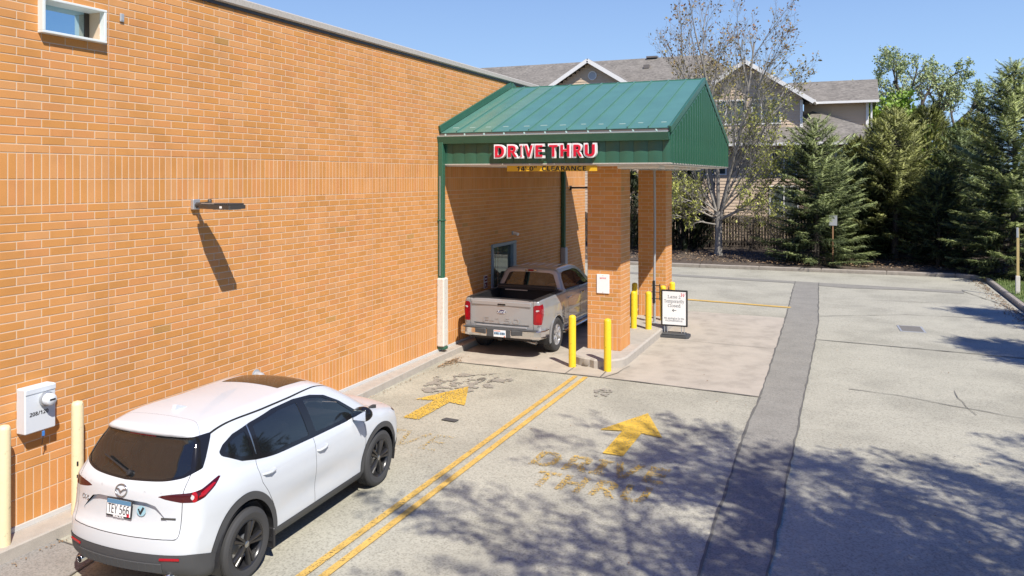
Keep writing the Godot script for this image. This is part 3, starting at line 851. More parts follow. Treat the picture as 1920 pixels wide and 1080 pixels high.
func fixtures() -> void:
	for q in [["cream bollard at the left edge beside the electric meter", 0.21, -5.76, 1.33], ["cream bollard with black scuffs between the meter and the white car", 0.21, -6.66, 1.36]]:
		var t := bollard("cream_bollard", q[0], Vector3(q[1], 0.14, q[2]), q[3], 0.068, M.cream, "cream bollards by the wall")
		if q[2] < -6:
			for k in 3:
				var b := MB.new(); b.box(Vector3(0.056, [0.62, 0.47, 0.33][k], 0.042), Vector3(0.012, [0.055, 0.04, 0.03][k], 0.02), 0.004, Basis(Vector3.UP, -0.65))
				obj("scuff", b, M.black_plastic, t)
	var ys := [["yellow bollard on the pad left of the island nose, nearest the pickup", 3.14, 0, -16.47, 1.15], ["yellow bollard on the pad in front of the near brick column", 3.96, 0, -16.41, 1.14], ["left one of the two yellow bollards on the island behind the near column", 3.52, 0.2, -20.35, 0.98],
		["right one of the two yellow bollards on the island, left of the lane sign", 3.913, 0.2, -20.36, 0.99], ["yellow bollard touching the front of the far brick column", 3.10, 0.2, -22.1, 0.96], ["yellow bollard mostly hidden behind the lane sign's left edge", 3.99, 0.2, -21.75, 0.97], ["farthest yellow bollard, beside the right face of the far column", 4.08, 0.2, -22.55, 0.98]]
	for q in ys: bollard("yellow_bollard", q[0], Vector3(q[1], q[2], q[3]), q[4], 0.08, M.bollard_yellow, "yellow bollards round the island")
	# electric meter
	var t := thing("electric_meter", "grey electric meter box with round glass dial on brick wall", "meter", Vector3(0, 1.24, -6.235))
	var b := MB.new(); b.box(Vector3(0.075, 0.27, 0), Vector3(0.15, 0.52, 0.38), 0.012); var bx := obj("case", b, M.meter_grey, t)
	b = MB.new(); b.box(Vector3(0.152, 0.49, 0), Vector3(0.014, 0.06, 0.37), 0.004); obj("lid", b, M.meter_grey, bx)
	b = MB.new(); b.lathe([Vector2(0.085, 0), Vector2(0.085, 0.03), Vector2(0.072, 0.035)], 24, Transform3D(Basis(Vector3.FORWARD, PI / 2), Vector3(0.15, 0.37, -0.06))); obj("ring", b, M.steel, t)
	b = MB.new(); b.lathe([Vector2(0.07, 0.03), Vector2(0.068, 0.10), Vector2(0.055, 0.118), Vector2(0, 0.12)], 24, Transform3D(Basis(Vector3.FORWARD, PI / 2), Vector3(0.15, 0.37, -0.06))); var dial := obj("dial", b, mat("dial_white", 0.66, 0.7, 0.74, 0.1), t)
	b = MB.new(); b.box(Vector3(0.272, 0.375, -0.06), Vector3(0.006, 0.018, 0.07), 0.002); obj("display", b, M.ink, dial)
	obj("lettering", text_mesh("208/120", M.bold, 0.045, 0.002), M.ink, t, Transform3D(Basis(Vector3.UP, PI / 2), Vector3(0.151, 0.225, 0.02)))
	b = MB.new(); b.tube([Vector3(0.13, 0.01, -0.04), Vector3(0.135, -0.07, -0.04), Vector3(0.1, -0.17, -0.05)], [0.004, 0.004, 0.004], 5); obj("seal_wire", b, M.ink, t)
	b = MB.new(); b.box(Vector3(0.14, -0.03, -0.04), Vector3(0.02, 0.06, 0.028), 0.004); obj("seal", b, mat("seal_blue", 0.05, 0.2, 0.55, 0.4), t)
	# wall lamp (off by day)
	t = thing("wall_lamp", "flat bronze area light on an arm out from the brick wall", "wall lamp", Vector3(0, 3.79, -8.70))
	b = MB.new(); b.box(Vector3(0.03, 0, 0), Vector3(0.06, 0.15, 0.13), 0.008); obj("wall_box", b, M.steel, t)
	b = MB.new()
	b.tube([Vector3(0.05, -0.01, 0), Vector3(0.13, 0.0, 0), Vector3(0.24, -0.005, 0)], [0.042, 0.036, 0.05], 10); obj("arm", b, M.bronze, t)
	b = MB.new()
	var prof := PackedVector2Array([Vector2(0.18, -0.09), Vector2(0.26, -0.115), Vector2(0.42, -0.165), Vector2(0.80, -0.165), Vector2(0.82, -0.15), Vector2(0.82, 0.15), Vector2(0.80, 0.165), Vector2(0.42, 0.165), Vector2(0.26, 0.115), Vector2(0.18, 0.09)])
	b.prism(prof, 0, 0.055, Transform3D(Basis(Vector3.RIGHT, PI / 2), Vector3(0, 0.0, 0))); var hd := obj("head", b, M.bronze, t)
	b = MB.new(); b.box(Vector3(0.36, 0.012, 0), Vector3(0.28, 0.03, 0.2), 0.012); obj("driver_cover", b, M.bronze_top, hd)
	b = MB.new(); b.lathe([Vector2(0.03, 0), Vector2(0.03, 0.05), Vector2(0.02, 0.06), Vector2(0, 0.06)], 12, Transform3D(Basis(), Vector3(0.3, 0.02, 0))); obj("photocell", b, M.bronze, hd)
	for k in 9:
		b = MB.new(); b.box(Vector3(0.52 + k * 0.034, 0.012, 0), Vector3(0.012, 0.028, 0.29), 0.003); obj("fin", b, M.bronze, hd)
	b = MB.new(); b.box(Vector3(0.66, -0.027, 0.1665), Vector3(0.04, 0.03, 0.003)); obj("label", b, M.sign_white, hd)
	b = MB.new(); b.box(Vector3(0.62, -0.06, 0), Vector3(0.3, 0.012, 0.24), 0.003); obj("lens", b, mat("lens", 0.6, 0.6, 0.58, 0.2), hd)
	# little things on the wall
	t = thing("sensor_box", "small grey box high on the wall right of the high window", "box", Vector3(0, 6.27, -7.46))
	b = MB.new(); b.box(Vector3(0.012, 0, 0), Vector3(0.024, 0.11, 0.06), 0.006); obj("case", b, M.galvanised, t)
	b = MB.new(); b.box(Vector3(0.024, 0.005, 0.0), Vector3(0.006, 0.09, 0.045), 0.002); obj("cover", b, M.galvanised, t)
	t = thing("wall_vent", "grey pipe elbow vent low on the wall behind the white car", "vent", Vector3(0, 0.98, -10.0))
	b = MB.new(); b.tube([Vector3(-0.02, 0.03, 0), Vector3(0.05, 0.03, 0), Vector3(0.10, 0.02, 0), Vector3(0.135, -0.02, 0), Vector3(0.145, -0.06, 0)], [0.062, 0.062, 0.064, 0.066, 0.068], 14); obj("elbow", b, M.galvanised, t)
	b = MB.new(); b.lathe([Vector2(0.095, 0), Vector2(0.095, 0.01), Vector2(0.06, 0.014)], 16, Transform3D(Basis(Vector3.FORWARD, PI / 2), Vector3(0, 0.03, 0))); obj("flange", b, M.galvanised, t)
	t = thing("wall_camera", "small pale camera on the shaded wall above the service window", "camera", Vector3(0, 2.6, -20.45))
	b = MB.new(); b.box(Vector3(0.015, 0, 0), Vector3(0.03, 0.1, 0.1), 0.006); obj("mount", b, M.galvanised, t)
	b = MB.new(); b.tube([Vector3(0.02, 0, 0), Vector3(0.12, -0.01, 0.03), Vector3(0.2, -0.03, 0.06)], [0.03, 0.045, 0.045], 10); obj("barrel", b, M.sign_white, t)
	t = thing("lane_notice", "small maroon notice with white lettering left of the service window", "sign", Vector3(0.004, 1.44, -18.65))
	b = MB.new(); b.box(Vector3(0.006, 0, 0), Vector3(0.012, 0.33, 0.2), 0.003); obj("board", b, M.sign_white, t)
	b = MB.new(); b.box(Vector3(0.0125, 0, 0), Vector3(0.004, 0.30, 0.17)); obj("field", b, M.maroon, t)
	b = MB.new()
	b.box(Vector3(0.0155, 0.08, 0), Vector3(0.003, 0.035, 0.09)); b.box(Vector3(0.0155, -0.0, 0), Vector3(0.003, 0.03, 0.15))
	b.box(Vector3(0.0155, -0.09, 0.015), Vector3(0.003, 0.08, 0.03), 0, Basis(Vector3.RIGHT, 0.5)); obj("print", b, M.sign_white, t)
	t = thing("pipe_arm", "dark horizontal arm high on the sunlit end of the store wall", "pipe", Vector3(0, 3.8, -25.4))
	b = MB.new(); b.box(Vector3(0.03, 0, 0), Vector3(0.06, 0.16, 0.12), 0.01); obj("wall_box", b, M.bronze, t)
	b = MB.new(); b.box(Vector3(0.5, 0.01, 0), Vector3(0.9, 0.06, 0.3), 0.012); obj("head", b, M.bronze, t)
	# lane sign in its swinging frame
	t = thing("pavement_sign", "black framed pavement sign reading Lane 2 Temporarily Closed with an arrow", "sign", Vector3(4.535, 0, -20.62), 0.03)
	b = MB.new(); b.box(Vector3(0, 0.75, 0), Vector3(0.69, 0.95, 0.05), 0.012); var fr := obj("frame", b, M.black_plastic, t)
	b = MB.new(); b.box(Vector3(0, 0.75, 0.003), Vector3(0.605, 0.865, 0.05)); obj("poster", b, M.sign_white, fr)
	var lines := [["Lane 2", 0.078, 1.045, M.serif, M.grey_ink], ["Temporarily", 0.078, 0.93, M.serif, M.grey_ink], ["Closed", 0.078, 0.815, M.serif, M.grey_ink], ["We apologize for the", 0.05, 0.485, M.sans, M.grey_ink], ["inconvenience.", 0.05, 0.425, M.sans, M.grey_ink], ["W", 0.09, 1.10, M.serif, M.sign_red]]
	for q in lines:
		var tm := text_mesh(q[0], q[3], q[1], 0.002)
		var cx := 0.225 if q[0] == "W" else 0.0
		obj("lettering", tm, q[4], fr, Transform3D(Basis(Vector3(1, 0, 0), Vector3(0.25 if q[0] == "W" else 0.0, 1, 0), Vector3(0, 0, 1)) * Basis.from_scale(Vector3(minf(1.0, 0.52 / tm.get_aabb().size.x), 1, 1)), Vector3(cx, q[2], 0.030)))
	b = MB.new()
	b.box(Vector3(0.005, 0.695, 0.030), Vector3(0.1, 0.012, 0.003))
	for s: float in [-1.0, 1.0]: b.box(Vector3(-0.028, 0.695 + s * 0.018, 0.0303), Vector3(0.055, 0.012, 0.003), 0.0, Basis(Vector3.BACK, s * 0.75))
	obj("arrow", b, M.ink, fr)
	b = MB.new()
	for s: float in [-1.0, 1.0]:
		for d: float in [-0.035, 0.035]: b.tube([Vector3(0.22 * s + d, 0.10, 0), Vector3(0.22 * s + d, 0.29, 0)], [0.012, 0.012], 6)
	obj("spring", b, M.steel, t)
	b = MB.new()
	b.prism(PackedVector2Array([Vector2(-0.40, -0.16), Vector2(-0.34, -0.24), Vector2(0.34, -0.24), Vector2(0.40, -0.16), Vector2(0.40, 0.16), Vector2(0.34, 0.24), Vector2(-0.34, 0.24), Vector2(-0.40, 0.16)]), 0.0, 0.06, Transform3D(Basis(Vector3.RIGHT, -PI / 2), Vector3(0, 0.01, 0)))
	b.box(Vector3(0, 0.085, 0), Vector3(0.62, 0.05, 0.34), 0.022)
	obj("base", b, M.grey_plastic, t)
	# posts by the far kerb
	t = thing("kerb_sign", "back of a small white sign on a rusty post before the spruces", "sign", Vector3(8.05, 0.1, -38.1))
	b = MB.new(); b.box(Vector3(0, 1.15, 0), Vector3(0.06, 2.3, 0.035), 0.006); obj("post", b, mat("rust", 0.30, 0.17, 0.09, 0.9), t)
	b = MB.new(); b.box(Vector3(0.01, 2.12, 0.03), Vector3(0.34, 0.46, 0.008), 0.003); obj("plate", b, M.steel, t)
	t = thing("kerb_post", "yellowed metal post with rusty foot on the grass at right", "post", Vector3(14.08, 0.1, -31.9))
	b = MB.new(); b.box(Vector3(0, 1.3, 0), Vector3(0.085, 2.0, 0.05), 0.01); obj("shaft", b, mat("post_tan", 0.5, 0.38, 0.17, 0.7), t)
	b = MB.new(); b.box(Vector3(0, 0.33, 0), Vector3(0.13, 0.66, 0.1), 0.01); obj("foot", b, M.old_white, t)
	b = MB.new(); b.box(Vector3(-0.012, 2.15, 0.02), Vector3(0.07, 0.35, 0.03), 0.006); obj("cap", b, M.galvanised, t)
	# dead leaves and twigs against the kerbs
	var lm := MB.new()
	lm.tri(Vector3(-0.03, 0, 0), Vector3(0, 0.008, 0.018), Vector3(0.035, 0, 0)); lm.tri(Vector3(-0.03, 0, 0), Vector3(0.035, 0, 0), Vector3(0, 0.012, -0.018))
	var xf := []
	var cols := []
	var drop := func(p: Vector3, s: float):
		xf.append(Transform3D(Basis.from_euler(Vector3(rng.randf_range(-0.4, 0.4), rng.randf() * TAU, rng.randf_range(-0.4, 0.4))) * Basis.from_scale(Vector3.ONE * s), p))
		cols.append(Color(0.26, 0.15, 0.07).lerp(Color(0.36, 0.27, 0.17), rng.randf()) * rng.randf_range(0.5, 1.2))
	for i in 260: drop.call(Vector3(0.42 + absf(rng.randfn(0, 0.12)), 0.022, -15.7 + rng.randfn(0, 0.25)), rng.randf_range(0.4, 0.9))
	for i in 200: drop.call(Vector3(0.42 + absf(rng.randfn(0, 0.05)), 0.022, rng.randf_range(-15, -5)), rng.randf_range(0.3, 0.7))
	for i in 900: drop.call(Vector3(13.55 - absf(rng.randfn(0, 0.2)), 0.022, rng.randf_range(-36.3, -22)), rng.randf_range(0.6, 1.3))
	for i in 5200:
		var x := rng.randf_range(-6, 18)
		drop.call(Vector3(x, 0.21 + rng.randf() * 0.05, -36.9 - (x + 8) * 0.048 - rng.randf() * 5.0), rng.randf_range(0.8, 2.0))
	for i in 160: drop.call(Vector3(rng.randf_range(0.6, 13), 0.022, rng.randf_range(-30, -6)), rng.randf_range(0.3, 0.7))
	many("leaf_litter", lm.mesh(), M.litter, xf, cols)
	# grass blades on the strip at the right
	var gm := MB.new()
	for k in 5:
		var a := k * 1.26
		var d := Vector3(cos(a), 0, sin(a)) * 0.03
		var s := Vector3(-sin(a), 0, cos(a)) * 0.008
		gm.tri(d - s, d + s, d * 2.2 + Vector3(0, 0.09, 0))
	xf = []; cols = []
	for i in 5000:
		xf.append(Transform3D(Basis(Vector3.UP, rng.randf() * TAU) * Basis.from_scale(Vector3.ONE * rng.randf_range(0.6, 1.5)), Vector3(rng.randf_range(13.95, 19), 0.125, rng.randf_range(-35.4, -24))))
		cols.append(Color(0.11, 0.19, 0.03).lerp(Color(0.2, 0.24, 0.07), rng.randf()))
	many("grass", gm.mesh(), M.needle, xf, cols)

# --- vehicles: a smooth field is skinned, then cut along panel outlines ---
class Tab:   # a smooth monotone curve through x, y pairs, read from a table
	var lo := 0.0
	var inv := 1.0
	var a := PackedFloat32Array()
	func _init(p: Array, n := 400) -> void:
		var m := p.size() / 2
		lo = p[0]
		var hi: float = p[2 * m - 2]
		inv = (n - 1) / (hi - lo)
		var d := []
		for i in m - 1: d.append((p[2 * i + 3] - p[2 * i + 1]) / (p[2 * i + 2] - p[2 * i]))
		var t := []
		for i in m:
			if i == 0: t.append(d[0])
			elif i == m - 1: t.append(d[m - 2])
			elif d[i - 1] * d[i] <= 0: t.append(0.0)
			else: t.append(2.0 * d[i - 1] * d[i] / (d[i - 1] + d[i]))
		var k := 0
		for j in n:
			var x := lo + j / inv
			while k < m - 2 and x > p[2 * k + 2]: k += 1
			var h: float = p[2 * k + 2] - p[2 * k]
			var s: float = (x - p[2 * k]) / h
			a.append((2 * s * s * s - 3 * s * s + 1) * p[2 * k + 1] + (s * s * s - 2 * s * s + s) * h * t[k] + (-2 * s * s * s + 3 * s * s) * p[2 * k + 3] + (s * s * s - s * s) * h * t[k + 1])
	func at(x: float) -> float:
		var t := (x - lo) * inv
		if t <= 0.0: return a[0]
		var i := int(t)
		if i >= a.size() - 1: return a[a.size() - 1]
		return a[i] + (a[i + 1] - a[i]) * (t - i)

static func smax(a: float, b: float, k: float) -> float:
	var h := k - absf(a - b)
	return maxf(a, b) + (h * h / (4.0 * k) if h > 0.0 else 0.0)

static func sdpoly(p: Vector2, v: PackedVector2Array) -> float:
	var d := (p - v[0]).length_squared()
	var s := 1.0
	var j := v.size() - 1
	for i in v.size():
		var e := v[j] - v[i]
		var w := p - v[i]
		var b := w - e * clampf(w.dot(e) / e.length_squared(), 0.0, 1.0)
		d = minf(d, b.length_squared())
		var c1 := p.y >= v[i].y
		var c2 := p.y < v[j].y
		var c3 := e.x * w.y > e.y * w.x
		if (c1 and c2 and c3) or (not c1 and not c2 and not c3): s = -s
		j = i
	return s * sqrt(d)

func grad(f: Callable, p: Vector3, h: float) -> Vector3:
	var k1 := Vector3(1, -1, -1)
	var k2 := Vector3(-1, -1, 1)
	var k3 := Vector3(-1, 1, -1)
	var k4 := Vector3(1, 1, 1)
	return (k1 * float(f.call(p + k1 * h)) + k2 * float(f.call(p + k2 * h)) + k3 * float(f.call(p + k3 * h)) + k4 * float(f.call(p + k4 * h))) / (4.0 * h)

func skin(f: Callable, lo: Vector3, hi: Vector3, c: float) -> Array:   # the half with x > 0 as a triangle soup [points, normals]
	var nx := int(ceil(hi.x / c)) + 2
	var ny := int(ceil((hi.y - lo.y) / c)) + 1
	var nz := int(ceil((hi.z - lo.z) / c)) + 1
	var g := PackedFloat32Array()
	g.resize(nx * ny * nz)
	var S := 4
	for bk in range(0, nz, S):
		for bj in range(0, ny, S):
			for bi in range(0, nx, S):
				var mid := Vector3((bi + S * 0.5 - 0.5) * c, lo.y + (bj + S * 0.5) * c, lo.z + (bk + S * 0.5) * c)
				var m: float = f.call(mid)
				var far := absf(m) > c * S * 1.7
				for k in range(bk, mini(bk + S, nz)):
					for j in range(bj, mini(bj + S, ny)):
						for i in range(bi, mini(bi + S, nx)):
							g[(k * ny + j) * nx + i] = m if far else f.call(Vector3((i - 0.5) * c, lo.y + j * c, lo.z + k * c))
	var at := {}
	var P := PackedVector3Array()
	var N := PackedVector3Array()
	for k in nz - 1:
		for j in ny - 1:
			for i in nx - 1:
				var o := (k * ny + j) * nx + i
				var cs := [g[o], g[o + 1], g[o + nx], g[o + nx + 1], g[o + nx * ny], g[o + nx * ny + 1], g[o + nx * ny + nx], g[o + nx * ny + nx + 1]]
				var inside := 0
				for q in 8: inside += 1 if cs[q] < 0 else 0
				if inside == 0 or inside == 8: continue
				var s := Vector3.ZERO
				var n := 0
				for q in 8:
					for ax in 3:
						var r: int = q | (1 << ax)
						if r == q or (cs[q] < 0) == (cs[r] < 0): continue
						var t: float = cs[q] / (cs[q] - cs[r])
						var u := Vector3(q & 1, (q >> 1) & 1, q >> 2)
						u[ax] = t
						s += u; n += 1
				s /= n
				var p := Vector3((i - 0.5 + s.x) * c, lo.y + (j + s.y) * c, lo.z + (k + s.z) * c)
				if i == 0: p.x = 0.0
				for it in 2:
					var gr := grad(f, p, c * 0.2)
					var d := gr * (float(f.call(p)) / maxf(gr.length_squared(), 0.1))
					p -= d.limit_length(c * 0.7)
					if i == 0: p.x = 0.0
				var nn := grad(f, p, c * 0.25)
				if i == 0: nn.x = 0.0
				at[o] = P.size()
				P.append(p); N.append(nn.normalized())
	var SP := PackedVector3Array()
	var SN := PackedVector3Array()
	var st := [1, nx, nx * ny]
	for k in nz - 1:
		for j in ny - 1:
			for i in nx - 1:
				var o := (k * ny + j) * nx + i
				for ax in 3:
					var a1: int = st[(ax + 1) % 3]
					var a2: int = st[(ax + 2) % 3]
					if ax != 0 and i == 0: continue
					if ax != 1 and j == 0 or ax != 2 and k == 0: continue
					var va := g[o]
					var vb := g[o + st[ax]]
					if (va < 0) == (vb < 0): continue
					var q := [o, o - a1, o - a1 - a2, o - a2]
					if not (at.has(q[0]) and at.has(q[1]) and at.has(q[2]) and at.has(q[3])): continue
					if va > 0: q.reverse()
					var A: int = at[q[0]]
					var B: int = at[q[1]]
					var C: int = at[q[2]]
					var D: int = at[q[3]]
					for e in [[A, B, C], [A, C, D]]:
						for w in e:
							SP.append(P[w]); SN.append(N[w])
	return [SP, SN]

func cut(s: Array, f: Callable) -> Array:   # [where f < 0, the rest]
	var P: PackedVector3Array = s[0]
	var N: PackedVector3Array = s[1]
	var out := [PackedVector3Array(), PackedVector3Array(), PackedVector3Array(), PackedVector3Array()]
	var ip := PackedVector3Array()
	var inn := PackedVector3Array()
	var op := PackedVector3Array()
	var on := PackedVector3Array()
	for i in range(0, P.size(), 3):
		var d := [f.call(P[i], N[i]), f.call(P[i + 1], N[i + 1]), f.call(P[i + 2], N[i + 2])]
		var neg := (1 if d[0] < 0 else 0) + (1 if d[1] < 0 else 0) + (1 if d[2] < 0 else 0)
		if neg == 3:
			for q in 3: ip.append(P[i + q]); inn.append(N[i + q])
		elif neg == 0:
			for q in 3: op.append(P[i + q]); on.append(N[i + q])
		else:
			var k := 0
			for q in 3:
				if (neg == 1 and d[q] < 0) or (neg == 2 and d[q] >= 0): k = q
			var a := i + k
			var b := i + (k + 1) % 3
			var c := i + (k + 2) % 3
			var tb: float = d[k] / (d[k] - d[(k + 1) % 3])
			var tc: float = d[k] / (d[k] - d[(k + 2) % 3])
			var pb := P[a].lerp(P[b], tb)
			var pc := P[a].lerp(P[c], tc)
			var nb := N[a].lerp(N[b], tb).normalized()
			var nc := N[a].lerp(N[c], tc).normalized()
			if neg == 1:
				ip.append_array([P[a], pb, pc]); inn.append_array([N[a], nb, nc])
				op.append_array([pb, P[b], P[c], pb, P[c], pc]); on.append_array([nb, N[b], N[c], nb, N[c], nc])
			else:
				op.append_array([P[a], pb, pc]); on.append_array([N[a], nb, nc])
				ip.append_array([pb, P[b], P[c], pb, P[c], pc]); inn.append_array([nb, N[b], N[c], nb, N[c], nc])
	return [[ip, inn], [op, on]]

var bent := false
func bend(p: Vector3) -> Vector3:   # lifts the tail of the crossover a little
	return p + Vector3(0, 0.085 * smoothstep(0.5, 0.9, p.y) * smoothstep(0.7, 1.6, p.z) * (1.0 - 0.5 * smoothstep(1.3, 1.6, p.y)), 0) if bent else p

func shell(s: Array, sides: String, push := 0.0) -> MB:   # a mesh of a soup, of its mirror image or of both
	var b := MB.new()
	var P: PackedVector3Array = s[0]
	var N: PackedVector3Array = s[1]
	var fl := Vector3(-1, 1, 1)
	for i in range(0, P.size(), 3):
		var a := bend(P[i] + N[i] * push)
		var c := bend(P[i + 1] + N[i + 1] * push)
		var d := bend(P[i + 2] + N[i + 2] * push)
		if sides != "left": b.trin(a, c, d, N[i], N[i + 1], N[i + 2])
		if sides != "right": b.trin(a * fl, d * fl, c * fl, N[i] * fl, N[i + 2] * fl, N[i + 1] * fl)
	return b

func hit(f: Callable, o: Vector3, d: Vector3, far := 1.5) -> Vector3:   # where a line from o along d first meets the body
	var t := 0.0
	while t < far and f.call(o + d * t) > 0: t += 0.02
	var a := t - 0.02
	for i in 14:
		var m := (a + t) * 0.5
		if f.call(o + d * m) > 0: a = m
		else: t = m
	return o + d * t

func both(called: String, s: Array, m: Material, root: Node, push := 0.0) -> Array:
	if s[0].is_empty(): return []
	return [obj(called, shell(s, "right", push), m, root), obj(called, shell(s, "left", push), m, root)]

func poly(a: Array) -> PackedVector2Array:
	var p := PackedVector2Array()
	for i in a.size() / 2: p.append(Vector2(a[2 * i], a[2 * i + 1]))
	return p

func wheel(root: Node, at: Vector3, R: float, rim_r: float, width: float, spokes: int, rim_m: Material, side: float) -> void:
	var X := Transform3D(Basis(Vector3.FORWARD, PI / 2 * side), at)   # local y points outward
	var w := Node3D.new(); w.name = "wheel" if root.get_node_or_null("wheel") == null else "wheel_%03d" % (root.get_meta("n_wheel", 0)); root.set_meta("n_wheel", root.get_meta("n_wheel", 0) + 1)
	root.add_child(w, true)
	w.transform = X
	var h := width * 0.5
	var b := MB.new()
	var pr := [Vector2(rim_r - 0.01, -h * 0.8), Vector2(rim_r + 0.02, -h * 0.96), Vector2((R + rim_r) * 0.5, -h * 1.04), Vector2(R - 0.022, -h * 0.9), Vector2(R - 0.006, -h * 0.72)]
	for k in 4:
		var y := -h * 0.62 + k * h * 0.36
		pr.append_array([Vector2(R, y), Vector2(R, y + h * 0.26), Vector2(R - 0.007, y + h * 0.28), Vector2(R - 0.007, y + h * 0.34)])
	pr.append_array([Vector2(R - 0.006, h * 0.80), Vector2(R - 0.022, h * 0.93), Vector2((R + rim_r) * 0.5 + 0.01, h * 1.04), Vector2((R + rim_r) * 0.5, h * 1.045), Vector2(rim_r + 0.014, h * 0.97), Vector2(rim_r - 0.006, h * 0.9)])
	b.lathe(pr, 56, Transform3D.IDENTITY, true)
	obj("tyre", b, M.tyre, w)
	b = MB.new()
	b.lathe([Vector2(rim_r - 0.05, -h * 0.75), Vector2(rim_r - 0.03, h * 0.5), Vector2(rim_r - 0.022, h * 0.86), Vector2(rim_r - 0.008, h * 0.93), Vector2(rim_r, h * 0.88)].map(func(v): return v), 48, Transform3D.IDENTITY)
	b.lathe([Vector2(0.0, h * 0.72), Vector2(0.065, h * 0.72)].map(func(v): return Vector2(0.068 - v.x, v.y)), 20, Transform3D.IDENTITY)
	obj("rim", b, rim_m, w)
	b = MB.new(); b.lathe([Vector2(rim_r * 0.72, -h * 0.1), Vector2(rim_r * 0.72, 0.0), Vector2(0.02, 0.0)], 32, Transform3D.IDENTITY, true); obj("brake_disc", b, M.steel, w)
	b = MB.new(); b.lathe([Vector2(rim_r - 0.03, -h * 0.6), Vector2(0.02, -h * 0.62)], 32, Transform3D.IDENTITY, true); obj("backing", b, M.black_plastic, w)
	b = MB.new(); b.lathe([Vector2(0.034, h * 0.6), Vector2(0.034, h * 0.82), Vector2(0.026, h * 0.86), Vector2(0, h * 0.87)], 20, Transform3D.IDENTITY); obj("hub_cap", b, M.steel if rim_m == M.bright_rim else M.badge, w)
	for k in spokes:
		var a := TAU * k / spokes + (0.13 if k % 2 else -0.13) * (1.0 if spokes > 9 else 0.0)
		var a2 := TAU * (k + (0.28 if k % 2 else -0.28) * (1.0 if spokes > 9 else 0.0)) / spokes
		var d := Vector3(cos(a2), 0, sin(a2))
		var s := Vector3(-sin(a2), 0, cos(a2))
		var d0 := Vector3(cos(a), 0, sin(a))
		var w0 := 0.017 if spokes > 9 else 0.030
		var p0 := d0 * 0.035 + Vector3.UP * h * 0.70
		var p1 := d * (rim_r * 0.55) + Vector3.UP * h * 0.80
		var p2 := d * (rim_r - 0.02) + Vector3.UP * h * 0.78
		var sp := MB.new()
		var ring := []
		for q in [[p0, w0 * 0.8], [p1, w0], [p2, w0 * 1.45]]:
			ring.append([q[0] - s * q[1], q[0] - s * q[1] * 0.6 + Vector3.UP * 0.014, q[0] + s * q[1] * 0.6 + Vector3.UP * 0.014, q[0] + s * q[1], q[0] + s * q[1] - Vector3.UP * 0.03, q[0] - s * q[1] - Vector3.UP * 0.03])
		for i in 2:
			for e in 6: sp.quad(ring[i][e], ring[i + 1][e], ring[i + 1][(e + 1) % 6], ring[i][(e + 1) % 6])
		obj("spoke", sp, rim_m, w)
	for k in 5:
		var nb := MB.new(); nb.lathe([Vector2(0.01, h * 0.6), Vector2(0.01, h * 0.74), Vector2(0, h * 0.75)], 8, Transform3D(Basis(), Vector3(cos(TAU * k / 5) * 0.05, 0, sin(TAU * k / 5) * 0.05))); obj("wheel_nut", nb, M.black_plastic, w)

func well(root: Node, q: float, y: float, R: float, x0: float, x1: float) -> void:   # the dark liner of a wheel arch, both sides
	for s: float in [-1.0, 1.0]:
		var b := MB.new()
		for k in 20:
			var a := -0.35 + (PI + 0.7) * k / 20.0
			var a2 := -0.35 + (PI + 0.7) * (k + 1) / 20.0
			var p := Vector3(0, y + sin(a) * R, -q + cos(a) * R)
			var p2 := Vector3(0, y + sin(a2) * R, -q + cos(a2) * R)
			b.quad(p + Vector3(s * x0, 0, 0), p + Vector3(s * x1, 0, 0), p2 + Vector3(s * x1, 0, 0), p2 + Vector3(s * x0, 0, 0))
			b.tri(Vector3(s * x0, y, -q), p + Vector3(s * x0, 0, 0), p2 + Vector3(s * x0, 0, 0))
		obj("wheel_well", b, M.black_plastic, root)

func vehicles() -> void:
	var pm := mat("white_lacquer", 0.575, 0.605, 0.635, 0.35)
	pm.clearcoat_enabled = true; pm.clearcoat = 0.65; pm.clearcoat_roughness = 0.04
	var gm := mat("silver_lacquer", 0.37, 0.385, 0.40, 0.34, 0.4)
	gm.clearcoat_enabled = true; gm.clearcoat = 1.0; gm.clearcoat_roughness = 0.03
	mat("cladding", 0.06, 0.062, 0.066, 0.55)
	mat("gloss_black", 0.012, 0.012, 0.014, 0.06)
	mat("chrome", 0.72, 0.72, 0.72, 0.12, 1.0)
	mat("badge", 0.4, 0.41, 0.42, 0.22, 0.9)
	mat("tyre", 0.045, 0.045, 0.046, 0.75)
	mat("bright_rim", 0.62, 0.62, 0.63, 0.22, 0.65)
	mat("black_rim", 0.022, 0.022, 0.024, 0.28)
	mat("gap", 0.01, 0.01, 0.01, 0.9)
	mat("lamp_red", 0.36, 0.005, 0.012, 0.08)
	mat("lamp_dark", 0.06, 0.004, 0.008, 0.06)
	mat("lamp_clear", 0.55, 0.52, 0.52, 0.1)
	mat("seat", 0.05, 0.05, 0.052, 0.8)
	var tgl := mat("tinted_glass", 0.012, 0.014, 0.016, 0.02)
	tgl.transparency = BaseMaterial3D.TRANSPARENCY_ALPHA; tgl.albedo_color.a = 0.86; tgl.metallic_specular = 0.7
	var cg := mat("clear_glass", 0.02, 0.025, 0.026, 0.02)
	cg.transparency = BaseMaterial3D.TRANSPARENCY_ALPHA; cg.albedo_color.a = 0.62; cg.metallic_specular = 0.7
	bent = true
	suv()
	bent = false
	pickup()

